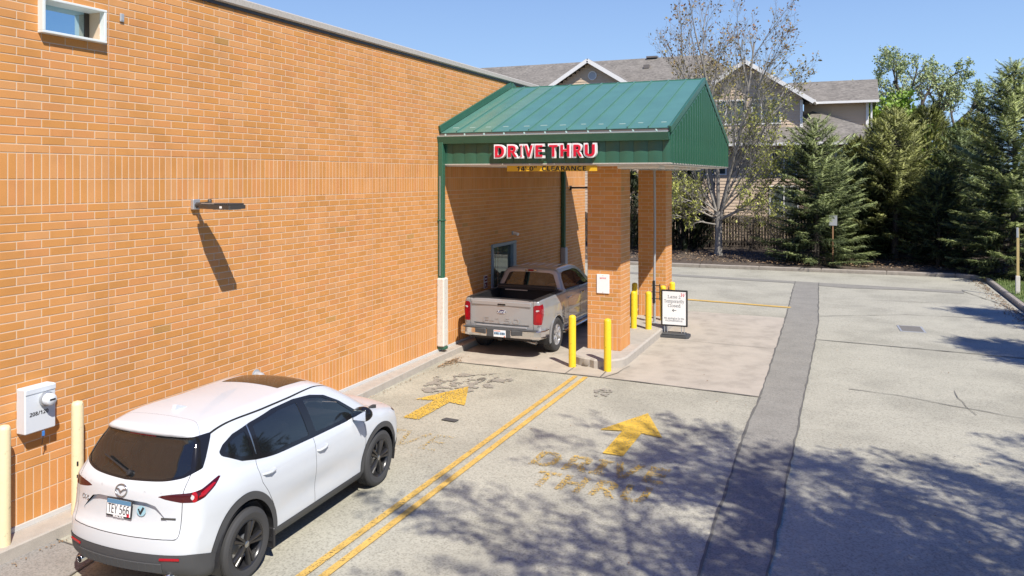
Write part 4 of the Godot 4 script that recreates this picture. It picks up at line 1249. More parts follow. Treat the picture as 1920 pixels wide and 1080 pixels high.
func suv() -> void:
	var pm: Material = M.white_lacquer
	var wl := Tab.new([0.2, 0.83, 0.33, 0.895, 0.45, 0.905, 0.6, 0.918, 0.78, 0.92, 0.9, 0.912, 1.0, 0.895, 1.06, 0.87, 1.1, 0.845, 1.16, 0.82, 1.3, 0.765, 1.45, 0.695, 1.55, 0.64, 1.7, 0.56])
	var plan := Tab.new([-2.35, 0.81, -2.1, 0.885, -1.8, 0.945, -1.4, 0.99, -0.8, 1.0, 0.8, 1.0, 1.4, 0.995, 1.8, 0.965, 2.1, 0.93, 2.35, 0.88])
	var top := Tab.new([-2.4, 1.52, -2.0, 1.595, -1.8, 1.622, -1.3, 1.66, -0.7, 1.682, -0.1, 1.68, 0.25, 1.66, 0.5, 1.605, 0.75, 1.50, 1.0, 1.365, 1.25, 1.215, 1.38, 1.135, 1.5, 1.10, 1.7, 1.06, 1.9, 1.01, 2.1, 0.94, 2.22, 0.87, 2.35, 0.7])
	var rear := Tab.new([0.2, -2.1, 0.32, -2.21, 0.42, -2.275, 0.55, -2.29, 0.66, -2.28, 0.70, -2.25, 0.76, -2.225, 0.95, -2.205, 1.02, -2.19, 1.08, -2.15, 1.14, -2.09, 1.25, -2.01, 1.4, -1.89, 1.46, -1.845, 1.49, -1.84, 1.52, -1.86, 1.56, -1.885, 1.62, -1.88, 1.75, -1.86])
	var front := Tab.new([0.2, 2.1, 0.3, 2.22, 0.5, 2.28, 0.7, 2.27, 0.85, 2.23, 0.95, 2.17, 1.1, 2.05, 1.7, 1.9])
	var under := Tab.new([-2.35, 0.36, -2.15, 0.30, -1.8, 0.22, 1.9, 0.22, 2.2, 0.26, 2.35, 0.3])
	var f := func(p: Vector3) -> float:
		var x := absf(p.x)
		var y := p.y
		var q := -p.z
		if q < -1.32: q = -1.32 + (q + 1.32) * 1.26
		var w := wl.at(y) * plan.at(q)
		if y > 1.05 and q < -1.1:
			w -= (y - 1.05) * 0.10 * smoothstep(1.1, 2.0, -q)
		if y < 1.1:
			w += 0.016 * exp(-pow((q + 1.45) / 0.4, 2) - pow((y - 0.9) / 0.13, 2)) + 0.012 * exp(-pow((q - 1.4) / 0.42, 2) - pow((y - 0.82) / 0.18, 2)) - 0.022 * exp(-pow((q + 0.1) / 0.9, 2) - pow((y - 0.56) / 0.12, 2))
		var a := (x - w) * (0.88 if y > 1.05 else 1.0)
		var t := top.at(q + 0.17 * x * x) - 0.11 * x * x
		var b := (y - t) * 0.93
		var u := x / 0.85
		var rr := rear.at(y) - 0.10 + 0.175 * u * u + 0.10 * pow(u, 6)
		if y > 0.7 and y < 1.02 and q < -1.5:
			rr += 0.008 * smoothstep(0.70, 0.88, y)
		var c := (rr - q) * (0.84 if y > 1.08 else 0.97)
		var d := (q - front.at(y) + 0.16 * u * u + 0.12 * pow(u, 6)) * 0.95
		return smax(smax(smax(smax(a, b, 0.09), c, 0.07), d, 0.13), under.at(q) - y, 0.05)
	var r := thing("white_suv", "white five door crossover with black cladding and wheels waiting beside the brick wall", "car", Vector3(2.035, 0, -7.735), deg_to_rad(2.67))
	var ax_r := -1.32
	var ax_f := 1.378
	var R := 0.366
	var s: Array = skin(f, Vector3(0, 0.14, -2.4), Vector3(0.98, 1.74, 2.42), 0.026)
	var Q := func(p: Vector3) -> float: return -p.z if p.z < 1.32 else -1.32 - (p.z - 1.32) * 1.26
	var arch := func(p: Vector3) -> float: return minf(Vector2(-p.z - ax_r, p.y - R).length(), Vector2(-p.z - ax_f, p.y - R).length())
	var k: Array = cut(s, func(p, n): return arch.call(p) - 0.415 if p.x > 0.5 and p.y < 0.95 else 1.0)
	var rest: Array = k[1]
	# wheel arch, sill and bumper cladding
	var sill := Tab.new([-2.4, 0.545, -2.2, 0.54, -1.95, 0.49, -1.6, 0.40, -1.2, 0.345, 1.3, 0.345, 1.75, 0.36, 2.0, 0.43, 2.4, 0.45])
	k = cut(rest, func(p, _n): return p.y - sill.at(Q.call(p)))
	both("bumper_and_sill_cladding", k[0], M.cladding, r, 0.006)
	rest = k[1]
	k = cut(rest, func(p, _n): return arch.call(p) - 0.485 if p.x > 0.55 and p.y < 0.98 else 1.0)
	both("arch_cladding", k[0], M.cladding, r, 0.008)
	rest = k[1]
	# glass at the sides
	var dlo := poly([0.93, 1.10, 0.60, 1.33, 0.36, 1.455, 0.12, 1.515, -0.2, 1.545, -0.6, 1.54, -1.0, 1.495, -1.3, 1.43, -1.52, 1.345, -1.60, 1.29, -1.585, 1.262, -1.30, 1.165, -1.1, 1.142, -0.6, 1.118, 0.0, 1.10, 0.6, 1.088])
	k = cut(rest, func(p, n): return sdpoly(Vector2(Q.call(p), p.y), dlo) - 0.012 if n.x > 0.3 and p.x > 0.45 and p.y > 1.0 else 1.0)
	var side: Array = k[0]
	rest = k[1]
	var panes := [poly([0.82, 1.135, 0.55, 1.335, 0.30, 1.455, 0.08, 1.50, -0.04, 1.505, -0.0, 1.13, 0.5, 1.115]), poly([-0.17, 1.51, -0.5, 1.51, -0.9, 1.475, -0.98, 1.46, -0.99, 1.165, -0.5, 1.148, -0.14, 1.135]), poly([-1.13, 1.435, -1.3, 1.395, -1.47, 1.325, -1.53, 1.285, -1.30, 1.20, -1.12, 1.175])]
	for i in 3:
		k = cut(side, func(p, _n): return sdpoly(Vector2(Q.call(p), p.y), panes[i]))
		both(["front_side_window", "rear_side_window", "quarter_window"][i], k[0], M.clear_glass if i == 0 else M.tinted_glass, r, -0.004)
		side = k[1]
	k = cut(side, func(p, _n): return maxf(absf(Q.call(p) + 1.075 + (p.y - 1.3) * -0.06) - 0.012, 1.17 - p.y))
	both("window_divider", k[0], M.badge, r, 0.003)
	both("window_trim", k[1], M.gloss_black, r)
	# windscreen
	var ws := poly([0.0, 1.60, 0.45, 1.585, 0.56, 1.54, 0.72, 1.20, 0.74, 1.13, 0.4, 1.155, 0.0, 1.165])
	k = cut(rest, func(p, n): return sdpoly(Vector2(absf(p.x), p.y), ws) if n.z < -0.25 and Q.call(p) > 0.2 and p.y > 1.0 else 1.0)
	obj("windscreen", shell(k[0], "both", -0.003), M.clear_glass, r); rest = k[1]
	k = cut(rest, func(p, n): return maxf(absf(Q.call(p) - 1.38 + 0.25 * p.x * p.x) - 0.085, absf(p.x) - 0.66) if p.y > 1.05 and p.y < 1.2 else 1.0)
	obj("cowl", shell(k[0], "both", -0.004), M.black_plastic, r); rest = k[1]
	# spoiler, rear window and its black surround
	var back := poly([0.0, 1.505, 0.52, 1.495, 0.575, 1.47, 0.63, 1.30, 0.655, 1.215, 0.60, 1.165, 0.40, 1.13, 0.0, 1.115])
	var hatch_edge := Tab.new([1.0, -2.02, 1.10, -1.98, 1.16, -1.945, 1.3, -1.80, 1.45, -1.655, 1.53, -1.58])
	var hatch_foot := Tab.new([0.0, 1.097, 0.4, 1.112, 0.6, 1.142, 0.70, 1.19, 0.8, 1.28])
	k = cut(rest, func(p, _n): return maxf(maxf(Q.call(p) - hatch_edge.at(p.y), p.y - 1.522), hatch_foot.at(absf(p.x)) - p.y))
	var hatch: Array = k[0]; rest = k[1]
	k = cut(hatch, func(p, _n): return sdpoly(Vector2(absf(p.x), p.y), back))
	obj("rear_window", shell(k[0], "both", -0.004), M.tinted_glass, r)
	hatch = k[1]
	k = cut(hatch, func(p, _n): return maxf(absf(p.y - 1.512) - 0.011, absf(p.x) - 0.17))
	obj("high_brake_light", shell(k[0], "both", 0.002), M.lamp_red, r)
	obj("rear_window_surround", shell(k[1], "both"), M.gloss_black, r)
	var seam := func(p: Vector3): return Q.call(p) + 1.60 + 0.30 * smoothstep(0.35, 0.66, absf(p.x)) * absf(p.x)
	k = cut(rest, func(p, _n): return maxf(seam.call(p) + 0.002, 1.50 - p.y) if p.y > 1.4 and -Q.call(p) > 1.4 else 1.0)
	obj("spoiler", shell(k[0], "both"), pm, r); rest = k[1]
	k = cut(rest, func(p, _n): return maxf(seam.call(p) - 0.002, 1.50 - p.y) if p.y > 1.4 and -Q.call(p) > 1.4 else 1.0)
	obj("panel_gap", shell(k[0], "both", -0.004), M.gap, r); rest = k[1]
	# tail lights, over the corner: x plus the way forward along the side
	var U := func(p: Vector3): return Vector2(p.x + maxf(0.0, Q.call(p) + 2.12), p.y)
	var tl := poly([0.40, 0.992, 0.50, 0.965, 0.66, 0.938, 0.80, 0.935, 0.95, 0.965, 1.12, 1.03, 1.24, 1.098, 1.245, 1.112, 1.1, 1.085, 0.9, 1.045, 0.74, 1.03, 0.60, 1.02])
	k = cut(rest, func(p, _n): return sdpoly(U.call(p), tl) if -Q.call(p) > 1.5 and p.y > 0.85 and p.y < 1.2 and p.x > 0.2 else 1.0)
	var lamp: Array = k[0]; rest = k[1]
	k = cut(lamp, func(p, _n): return maxf((U.call(p) - Vector2(0.79, 0.985)).length() - 0.052, 0.026 - (U.call(p) - Vector2(0.765, 0.985)).length()))
	both("tail_light_ring", k[0], M.lamp_red, r, 0.002); lamp = k[1]
	k = cut(lamp, func(p, _n): return minf((U.call(p) - Vector2(0.765, 0.985)).length() - 0.026, sdpoly(U.call(p), poly([0.50, 0.995, 0.58, 0.985, 0.62, 0.995, 0.56, 1.005]))))
	both("reversing_light", k[0], M.lamp_clear, r, 0.001); lamp = k[1]
	k = cut(lamp, func(p, _n): return sdpoly(U.call(p), poly([0.84, 0.965, 0.95, 0.985, 1.15, 1.06, 1.1, 1.065, 0.9, 1.02])))
	both("tail_light_bar", k[0], M.lamp_red, r, 0.001)
	both("tail_light", k[1], M.lamp_dark, r)
	# head lights wrap the front corners
	var hl := poly([0.42, 0.80, 0.75, 0.80, 1.12, 0.87, 1.2, 0.92, 0.95, 0.905, 0.5, 0.865])
	k = cut(rest, func(p, _n): return sdpoly(Vector2(p.x + maxf(0.0, 2.12 - Q.call(p)), p.y), hl) if -Q.call(p) < -1.6 and p.y > 0.7 and p.y < 1.0 else 1.0)
	both("head_light", k[0], M.lamp_dark, r, 0.001); rest = k[1]
	k = cut(rest, func(p, _n): return maxf(absf(p.x) - 0.55, absf(p.y - 0.66) - 0.12) if -Q.call(p) < -2.0 else 1.0)
	obj("grille", shell(k[0], "both", -0.01), M.black_plastic, r); rest = k[1]
	# roof with its dark ditches and glass panel, bonnet
	k = cut(rest, func(p, _n): return maxf(absf(p.x) - 0.43 + 0.05 * absf(Q.call(p) - 0.12), absf(Q.call(p) - 0.13 + 0.12 * p.x * p.x) - 0.30) if p.y > 1.5 else 1.0)
	obj("sunroof", shell(k[0], "both", 0.002), M.gloss_brown, r) if M.has("gloss_brown") else obj("sunroof", shell(k[0], "both", 0.002), mat("gloss_brown", 0.03, 0.022, 0.016, 0.04), r)
	rest = k[1]
	var ditch := func(p: Vector3): return absf(p.x) - 0.595 - 0.02 * (1.0 - smoothstep(-0.3, 0.5, Q.call(p)))
	k = cut(rest, func(p, _n): return maxf(ditch.call(p) + 0.007, Q.call(p) - 0.62) if p.y > 1.48 and -Q.call(p) < 1.9 else 1.0)
	obj("roof", shell(k[0], "both"), pm, r); rest = k[1]
	k = cut(rest, func(p, _n): return maxf(ditch.call(p) - 0.007, Q.call(p) - 0.60) if p.y > 1.48 and -Q.call(p) < 1.62 else 1.0)
	obj("roof_ditch", shell(k[0], "both", -0.004), M.gap, r); rest = k[1]
	var bon := func(p: Vector3): return maxf(absf(p.x) - 0.70 + 0.04 * (Q.call(p) - 1.4), maxf(Q.call(p) - 2.16 + 0.25 * p.x * p.x, 1.30 - 0.2 * p.x * p.x - Q.call(p)))
	k = cut(rest, func(p, n): return bon.call(p) + 0.003 if n.y > 0.3 and p.y < 1.2 and -Q.call(p) < -1.0 else 1.0)
	obj("bonnet", shell(k[0], "both"), pm, r); rest = k[1]
	k = cut(rest, func(p, n): return bon.call(p) - 0.003 if n.y > 0.3 and p.y < 1.2 and -Q.call(p) < -1.0 else 1.0)
	obj("panel_gap", shell(k[0], "both", -0.003), M.gap, r); rest = k[1]
	# doors, tailgate
	var doors := [poly([0.985, 0.30, 0.99, 0.85, 0.96, 1.0, 0.90, 1.115, -0.09, 1.125, -0.115, 0.9, -0.12, 0.30]), poly([-0.12, 0.30, -0.115, 0.9, -0.09, 1.125, -1.09, 1.17, -1.13, 1.05, -1.10, 0.90, -1.0, 0.78, -0.90, 0.62, -0.85, 0.45, -0.83, 0.30])]
	for i in 2:
		k = cut(rest, func(p, n): return sdpoly(Vector2(Q.call(p), p.y), doors[i]) + 0.003 if n.x > 0.3 else 1.0)
		both(["front_door", "rear_door"][i], k[0], pm, r); rest = k[1]
	for i in 2:
		k = cut(rest, func(p, n): return sdpoly(Vector2(Q.call(p), p.y), doors[i]) - 0.003 if n.x > 0.3 else 1.0)
		both("panel_gap", k[0], M.gap, r, -0.003); rest = k[1]
	var gate := func(p: Vector3): return Vector2(maxf(absf(p.x) - 0.64, 0), maxf(absf(p.y - 1.06) - 0.37, 0)).length() - 0.03
	k = cut(rest, func(p, n): return gate.call(p) + 0.003 if -Q.call(p) > 1.7 and n.z > 0.3 else 1.0)
	var tg: Array = k[0]; rest = k[1]
	k = cut(rest, func(p, n): return gate.call(p) - 0.003 if -Q.call(p) > 1.7 and n.z > 0.3 else 1.0)
	obj("panel_gap", shell(k[0], "both", -0.003), M.gap, r); rest = k[1]
	var rec := poly([0.0, 0.925, 0.30, 0.915, 0.40, 0.89, 0.53, 0.775, 0.50, 0.765, 0.0, 0.755])
	k = cut(tg, func(p, _n): return sdpoly(Vector2(absf(p.x), p.y), rec) - 0.008)
	for i in k[0][0].size():
		var dp: float = 0.038 * smoothstep(0.755, 0.86, k[0][0][i].y)
		k[0][0][i] -= Vector3(0, 0, dp)
	obj("plate_recess", shell(k[0], "both"), pm, r)
	tg = k[1]
	obj("tailgate", shell(tg, "both"), pm, r)
	obj("body", shell(rest, "both"), pm, r)
	# dark inside
	var b := MB.new()
	b.box(Vector3(0, 0.45, -0.1), Vector3(1.5, 0.06, 3.2)); b.box(Vector3(0, 1.56, 0.55), Vector3(1.05, 0.03, 1.9))
	for sd: float in [-1.0, 1.0]: b.box(Vector3(0.78 * sd, 0.75, 0.2), Vector3(0.05, 0.62, 3.3))
	b.box(Vector3(0, 0.92, -0.95), Vector3(1.4, 0.22, 0.45), 0.06); b.box(Vector3(0, 0.98, 1.55), Vector3(1.2, 0.04, 0.4))
	obj("interior", b, M.interior, r)
	for q in [[-0.38, -0.05], [0.38, -0.05], [-0.36, 0.85], [0.36, 0.85]]:
		b = MB.new(); b.box(Vector3(q[0], 0.68, q[1]), Vector3(0.5, 0.18, 0.52), 0.05); b.box(Vector3(q[0], 1.0, q[1] + 0.28), Vector3(0.48, 0.62, 0.14), 0.05, Basis(Vector3.RIGHT, 0.2)); b.box(Vector3(q[0], 1.40, q[1] + 0.37), Vector3(0.24, 0.17, 0.09), 0.035, Basis(Vector3.RIGHT, 0.2))
		obj("seat", b, M.seat, r)
	b = MB.new()
	var ring := []
	var rad := []
	for i in 21: ring.append(Vector3(-0.38, 1.0, -0.50) + Basis(Vector3.RIGHT, -0.4) * Vector3(cos(TAU * i / 20) * 0.18, sin(TAU * i / 20) * 0.18, 0)); rad.append(0.015)
	b.tube(ring, rad, 6, false); obj("steering_wheel", b, M.black_plastic, r)
	well(r, ax_r, R, 0.43, 0.50, 0.90); well(r, ax_f, R, 0.43, 0.50, 0.90)
	for q in [ax_r, ax_f]:
		for sd: float in [-1.0, 1.0]: wheel(r, Vector3(0.80 * sd, R, -q), R, 0.252, 0.225, 10, M.black_rim, sd)
	# mud flap behind the front of the rear arch, handles, mirrors
	for sd: float in [-1.0, 1.0]:
		b = MB.new(); b.box(Vector3(0.82 * sd, 0.25, -ax_r - 0.43), Vector3(0.19, 0.22, 0.03), 0.01); obj("mud_flap", b, M.black_plastic, r)
		for q in [[0.02, 0.945], [-0.97, 0.985]]:
			var h0 := hit(f, Vector3(1.3, q[1] - 0.006, -q[0] + 0.09), Vector3.LEFT)
			var h1 := hit(f, Vector3(1.3, q[1], -q[0]), Vector3.LEFT)
			var h2 := hit(f, Vector3(1.3, q[1] + 0.006, -q[0] - 0.09), Vector3.LEFT)
			b = MB.new()
			h0 = bend(h0); h1 = bend(h1); h2 = bend(h2)
			b.tube([h0 + Vector3(-0.004, 0, 0.015), h0 + Vector3(0.022, 0, -0.01), h1 + Vector3(0.036, 0, 0), h2 + Vector3(0.022, 0, 0.01), h2 + Vector3(-0.004, 0, -0.015)].map(func(v): return v * Vector3(sd, 1, 1)), [0.012, 0.014, 0.015, 0.014, 0.012], 8)
			obj("door_handle", b, pm, r)
		b = MB.new()
		b.lathe([Vector2(0.0, -0.075), Vector2(0.07, -0.07), Vector2(0.098, -0.03), Vector2(0.09, 0.02), Vector2(0.05, 0.06), Vector2(0, 0.072)].map(func(v): return v), 20, Transform3D(Basis.from_euler(Vector3(-PI / 2, 0, 0)) * Basis.from_scale(Vector3(1.4, 0.98, 0.98)), Vector3(1.0 * sd, 1.14, -0.80)))
		b.box(Vector3(0.90 * sd, 1.07, -0.80), Vector3(0.12, 0.035, 0.08), 0.012, Basis(Vector3.BACK, 0.3 * sd))
		var mi := obj("door_mirror", b, M.gloss_black, r)
		b = MB.new(); b.box(Vector3(0.99 * sd, 1.135, -0.722), Vector3(0.185, 0.13, 0.012), 0.005); obj("mirror_glass", b, mat("mirror", 0.8, 0.82, 0.85, 0.02, 1.0), mi)
	# the back: plate, emblem, badges, wiper, fin, pipes, reflectors
	var on_back := func(x: float, y: float) -> Transform3D:
		var p := hit(f, Vector3(x, y, 2.8), Vector3.FORWARD)
		var n := grad(f, p, 0.01).normalized()
		var rt := Vector3.UP.cross(n).normalized()
		return Transform3D(Basis(rt, n.cross(rt), n), bend(p))
	var X: Transform3D = on_back.call(0.0, 0.845)
	b = MB.new(); b.box(Vector3(0, 0, 0.012), Vector3(0.325, 0.175, 0.014), 0.004); var pl := obj("number_plate", b, M.ink, r, X)
	b = MB.new(); b.box(Vector3(0, 0.004, 0.0195), Vector3(0.302, 0.148, 0.004)); obj("plate_field", b, M.sign_white, pl)
	b = MB.new(); b.box(Vector3(0, 0.058, 0.0225), Vector3(0.302, 0.04, 0.003)); obj("plate_band", b, mat("plate_blue", 0.09, 0.22, 0.36, 0.4), pl)
	var tm := text_mesh("TEY 566", M.sans, 0.086, 0.003)
	obj("lettering", tm, M.ink, pl, Transform3D(Basis.from_scale(Vector3(0.27 / tm.get_aabb().size.x, 1, 1)), Vector3(0, -0.012, 0.0225)))
	obj("lettering", text_mesh("WALSER", M.bold, 0.026, 0.002), M.sign_white, pl, Transform3D(Basis(), Vector3(0, -0.078, 0.0195)))
	b = MB.new(); b.box(Vector3(0.125, -0.055, 0.0225), Vector3(0.03, 0.03, 0.003)); obj("plate_sticker", b, M.sign_red, pl)
	X = on_back.call(0.0, 1.005)
	b = MB.new(); ring = []; rad = []
	for i in 25: ring.append(Vector3(cos(TAU * i / 24) * 0.072, sin(TAU * i / 24) * 0.058, 0.008)); rad.append(0.0065)
	b.tube(ring, rad, 6, false)
	b.tube([Vector3(-0.068, 0.018, 0.01), Vector3(-0.03, 0.012, 0.012), Vector3(0, -0.014, 0.014), Vector3(0.03, 0.012, 0.012), Vector3(0.068, 0.018, 0.01)], [0.004, 0.006, 0.008, 0.006, 0.004], 6)
	obj("emblem", b, M.badge, r, X)
	X = on_back.call(-0.52, 0.86); obj("lettering", text_mesh("CX-5", M.sans, 0.045, 0.006), M.badge, r, X * Transform3D(Basis(), Vector3(0, 0, 0.003)))
	X = on_back.call(0.55, 0.80); b = MB.new(); b.box(Vector3(0, 0, 0.003), Vector3(0.15, 0.018, 0.006), 0.002); obj("badge_bar", b, mat("dark_badge", 0.1, 0.1, 0.095, 0.4, 0.6), r, X)
	X = on_back.call(0.255, 0.845); b = MB.new(); b.lathe([Vector2(0.05, 0.0), Vector2(0.05, 0.003), Vector2(0, 0.003)], 24, Transform3D(Basis(Vector3.RIGHT, PI / 2), Vector3.ZERO), true); var dc := obj("round_sticker", b, mat("sticker_blue", 0.30, 0.50, 0.58, 0.4), r, X)
	b = MB.new(); b.box(Vector3(0.008, 0.0, 0.0045), Vector3(0.022, 0.075, 0.003), 0, Basis(Vector3.BACK, -0.5)); b.box(Vector3(-0.02, -0.005, 0.0044), Vector3(0.014, 0.05, 0.003), 0, Basis(Vector3.BACK, 0.5)); obj("sticker_mark", b, M.ink, dc)
	X = on_back.call(0.02, 1.15)
	b = MB.new(); b.lathe([Vector2(0.03, 0), Vector2(0.028, 0.03), Vector2(0, 0.038)], 12, Transform3D(Basis(Vector3.RIGHT, PI / 2), Vector3.ZERO))
	b.tube([Vector3(0, 0, 0.03), Vector3(-0.17, 0.06, 0.025), Vector3(-0.38, 0.135, 0.03)], [0.013, 0.01, 0.006], 6); b.box(Vector3(-0.25, 0.085, 0.016), Vector3(0.30, 0.012, 0.02), 0.003, Basis(Vector3.BACK, -0.34)); obj("wiper", b, M.black_plastic, r, X)
	b = MB.new(); b.prism(PackedVector2Array([Vector2(-0.10, 0), Vector2(0.09, 0), Vector2(0.075, 0.055), Vector2(0.05, 0.06), Vector2(-0.03, 0.028)]), -0.022, 0.022, Transform3D(Basis(Vector3(0, 0, 1), Vector3.UP, Vector3(-1, 0, 0)), bend(hit(f, Vector3(0, 2, 1.32), Vector3.DOWN)) - Vector3(0, 0.006, 0))); obj("roof_fin", b, pm, r)
	for sd: float in [-1.0, 1.0]:
		b = MB.new(); b.lathe([Vector2(0.036, -0.2), Vector2(0.038, 0.02), Vector2(0.033, 0.024), Vector2(0.031, 0.018), Vector2(0.031, -0.15), Vector2(0, -0.15)], 20, Transform3D(Basis(Vector3.RIGHT, PI / 2), Vector3(0.56 * sd, 0.315, 2.07))); obj("exhaust_pipe", b, M.chrome, r)
		X = on_back.call(0.60 * sd, 0.505); b = MB.new(); b.box(Vector3(0, 0, 0.008), Vector3(0.2, 0.026, 0.012), 0.005); obj("bumper_reflector", b, M.lamp_red, r, X)
	b = MB.new()
	for i in 13:
		var xx := -0.52 + i * 1.04 / 13.0
		var A: Transform3D = on_back.call(xx, 0.415)
		var B2: Transform3D = on_back.call(xx + 0.08, 0.415)
		b.box((A.origin + B2.origin) * 0.5 + A.basis.z * 0.008, Vector3(A.origin.distance_to(B2.origin) + 0.002, 0.10, 0.012), 0.004, A.basis)
	obj("bumper_insert", b, M.grey_plastic, r)

func sweep(b: MB, prof: PackedVector2Array, path: Array, outs: Array) -> void:   # prof: x outward, y up, carried along path
	for i in path.size() - 1:
		for e in prof.size():
			var p := prof[e]
			var q := prof[(e + 1) % prof.size()]
			b.quad(path[i] + outs[i] * p.x + Vector3.UP * p.y, path[i + 1] + outs[i + 1] * p.x + Vector3.UP * p.y, path[i + 1] + outs[i + 1] * q.x + Vector3.UP * q.y, path[i] + outs[i] * q.x + Vector3.UP * q.y)

func pickup() -> void:
	var wlow := Tab.new([0.35, 0.90, 0.48, 0.965, 0.6, 0.985, 0.85, 0.99, 1.0, 1.0, 1.12, 0.998, 1.22, 0.975, 1.30, 0.955, 1.45, 0.92])
	var wcab := Tab.new([1.1, 0.975, 1.25, 0.94, 1.33, 0.905, 1.6, 0.80, 1.78, 0.725, 1.88, 0.66, 2.0, 0.56])
	var tlow := Tab.new([-3.0, 1.355, -1.05, 1.36, 0.9, 1.30, 1.5, 1.28, 2.2, 1.24, 2.7, 1.16, 2.9, 1.05])
	var roof := Tab.new([-1.3, 1.76, -0.95, 1.845, -0.5, 1.885, 0.2, 1.885, 0.5, 1.85, 0.75, 1.76, 1.1, 1.54, 1.45, 1.30, 1.8, 1.0])
	var f := func(p: Vector3) -> float:
		var x := absf(p.x)
		var y := p.y
		var q := -p.z
		var w := wlow.at(y)
		var far: float = minf(absf(q + 1.73), absf(q - 1.96))
		w += 0.035 * exp(-pow(far / 0.46, 4) - pow((y - 0.75) / 0.42, 4))
		w -= 0.05 * smoothstep(2.3, 2.9, q) + 0.02 * smoothstep(2.4, 2.8, -q)
		var lo := smax(smax(x - w, y - tlow.at(q) + 0.02 * x * x, 0.05), -2.785 + 0.03 * x * x + (0.02 if y < 0.75 else 0.0) - q, 0.05)
		lo = smax(smax(lo, q - 2.85 + 0.15 * x * x, 0.08), 0.42 - y, 0.04)
		var c := smax((x - wcab.at(y)) * 0.9, (y - roof.at(q) + 0.05 * x * x) * 0.9, 0.08)
		c = smax(c, (-1.03 + (0.27 * (y - 1.3) if y > 1.3 else 0.0) + 0.05 * x * x - q) * 0.95, 0.04)
		c = maxf(c, 0.9 - y)
		var h := maxf(0.05 - absf(lo - c), 0.0)
		return minf(lo, c) - h * h / 0.2
	var pm: Material = M.silver_lacquer
	var r := thing("pickup_truck", "silver crew cab pickup with open black bed stopped under the canopy", "pickup truck", Vector3(1.29, 0, -19.55), 0.0)
	var ax_r := -1.73
	var ax_f := 1.96
	var R := 0.405
	var s: Array = skin(f, Vector3(0, 0.34, -2.95), Vector3(1.1, 1.98, 2.9), 0.04)
	var arch := func(p: Vector3) -> float: return minf(Vector2(-p.z - ax_r, p.y - R).length(), Vector2(-p.z - ax_f, p.y - R).length())
	var k: Array = cut(s, func(p, n): return arch.call(p) - 0.475 if p.x > 0.55 and p.y < 1.0 else 1.0)
	var rest: Array = k[1]
	k = cut(rest, func(p, n): return maxf(maxf(p.x - 0.77, -p.z + 1.09), -p.z * -1.0 - 2.72) if p.y > 1.1 and n.y > 0.0 else 1.0)
	rest = k[1]
	k = cut(rest, func(p, n): return maxf(p.x - 0.91, -p.z + 1.07) if p.y > 1.30 and n.y > 0.35 and p.z > 0.9 else 1.0)
	obj("bed_rail_cap", shell(k[0], "both", 0.006), M.black_plastic, r); rest = k[1]
	# glass
	var dlo := poly([0.98, 1.335, 0.66, 1.60, 0.45, 1.72, 0.2, 1.765, -0.55, 1.765, -0.72, 1.73, -0.80, 1.63, -0.83, 1.36, 0.2, 1.335])
	k = cut(rest, func(p, n): return sdpoly(Vector2(-p.z, p.y), dlo) - 0.01 if n.x > 0.4 and p.y > 1.2 else 1.0)
	var side: Array = k[0]; rest = k[1]
	var panes := [poly([0.90, 1.365, 0.62, 1.60, 0.42, 1.70, 0.17, 1.735, 0.14, 1.365]), poly([0.05, 1.735, -0.52, 1.735, -0.68, 1.70, -0.755, 1.60, -0.78, 1.385, 0.03, 1.365])]
	for i in 2:
		k = cut(side, func(p, _n): return sdpoly(Vector2(-p.z, p.y), panes[i]))
		both(["front_side_window", "rear_side_window"][i], k[0], M.tinted_glass, r, -0.004); side = k[1]
	both("window_trim", side, M.gloss_black, r)
	var bw := poly([0.0, 1.765, 0.50, 1.755, 0.60, 1.72, 0.72, 1.44, 0.71, 1.385, 0.0, 1.385])
	k = cut(rest, func(p, n): return sdpoly(Vector2(absf(p.x), p.y), bw) if n.z > 0.5 and p.y > 1.3 and p.z < 1.2 else 1.0)
	obj("rear_window", shell(k[0], "both", -0.004), M.tinted_glass, r); rest = k[1]
	k = cut(rest, func(p, n): return maxf(absf(p.x) - 0.72 + 0.5 * maxf(0.0, p.y - 1.5) * 0.7, maxf(1.30 - p.y, p.y - 1.79)) if n.z < -0.3 and p.y > 1.2 and -p.z > 0.4 else 1.0)
	obj("windscreen", shell(k[0], "both", -0.003), M.tinted_glass, r); rest = k[1]
	# tail lights over the corner
	var U := func(p: Vector3): return Vector2(p.x + maxf(0.0, -p.z + 2.72), p.y)
	var tl := poly([0.815, 0.80, 1.03, 0.80, 1.11, 1.0, 1.12, 1.24, 0.815, 1.225])
	k = cut(rest, func(p, _n): return sdpoly(U.call(p), tl) - 0.01 if p.z > 2.3 and p.x > 0.6 else 1.0)
	var lamp: Array = k[0]; rest = k[1]
	k = cut(lamp, func(p, _n): return sdpoly(U.call(p), poly([0.86, 0.85, 1.01, 0.85, 1.01, 1.02, 0.93, 1.06, 0.86, 1.02])))
	both("tail_light_lens", k[0], M.lamp_red, r, 0.002); lamp = k[1]
	k = cut(lamp, func(p, _n): return sdpoly(U.call(p), poly([0.85, 1.07, 0.92, 1.10, 1.0, 1.08, 0.98, 1.11, 0.90, 1.14, 0.86, 1.12])))
	both("reversing_light", k[0], M.lamp_clear, r, 0.002); lamp = k[1]
	mat("lamp_wine", 0.26, 0.006, 0.014, 0.07)
	both("tail_light", lamp, M.lamp_wine, r)
	# tailgate, doors
	var gate := func(p: Vector3): return maxf(absf(p.x) - 0.80, 0.60 - p.y)
	k = cut(rest, func(p, n): return gate.call(p) + 0.004 if p.z > 2.5 and n.z > 0.2 else 1.0)
	obj("tailgate", shell(k[0], "both", 0.004), pm, r); rest = k[1]
	k = cut(rest, func(p, n): return gate.call(p) - 0.004 if p.z > 2.5 and n.z > 0.2 else 1.0)
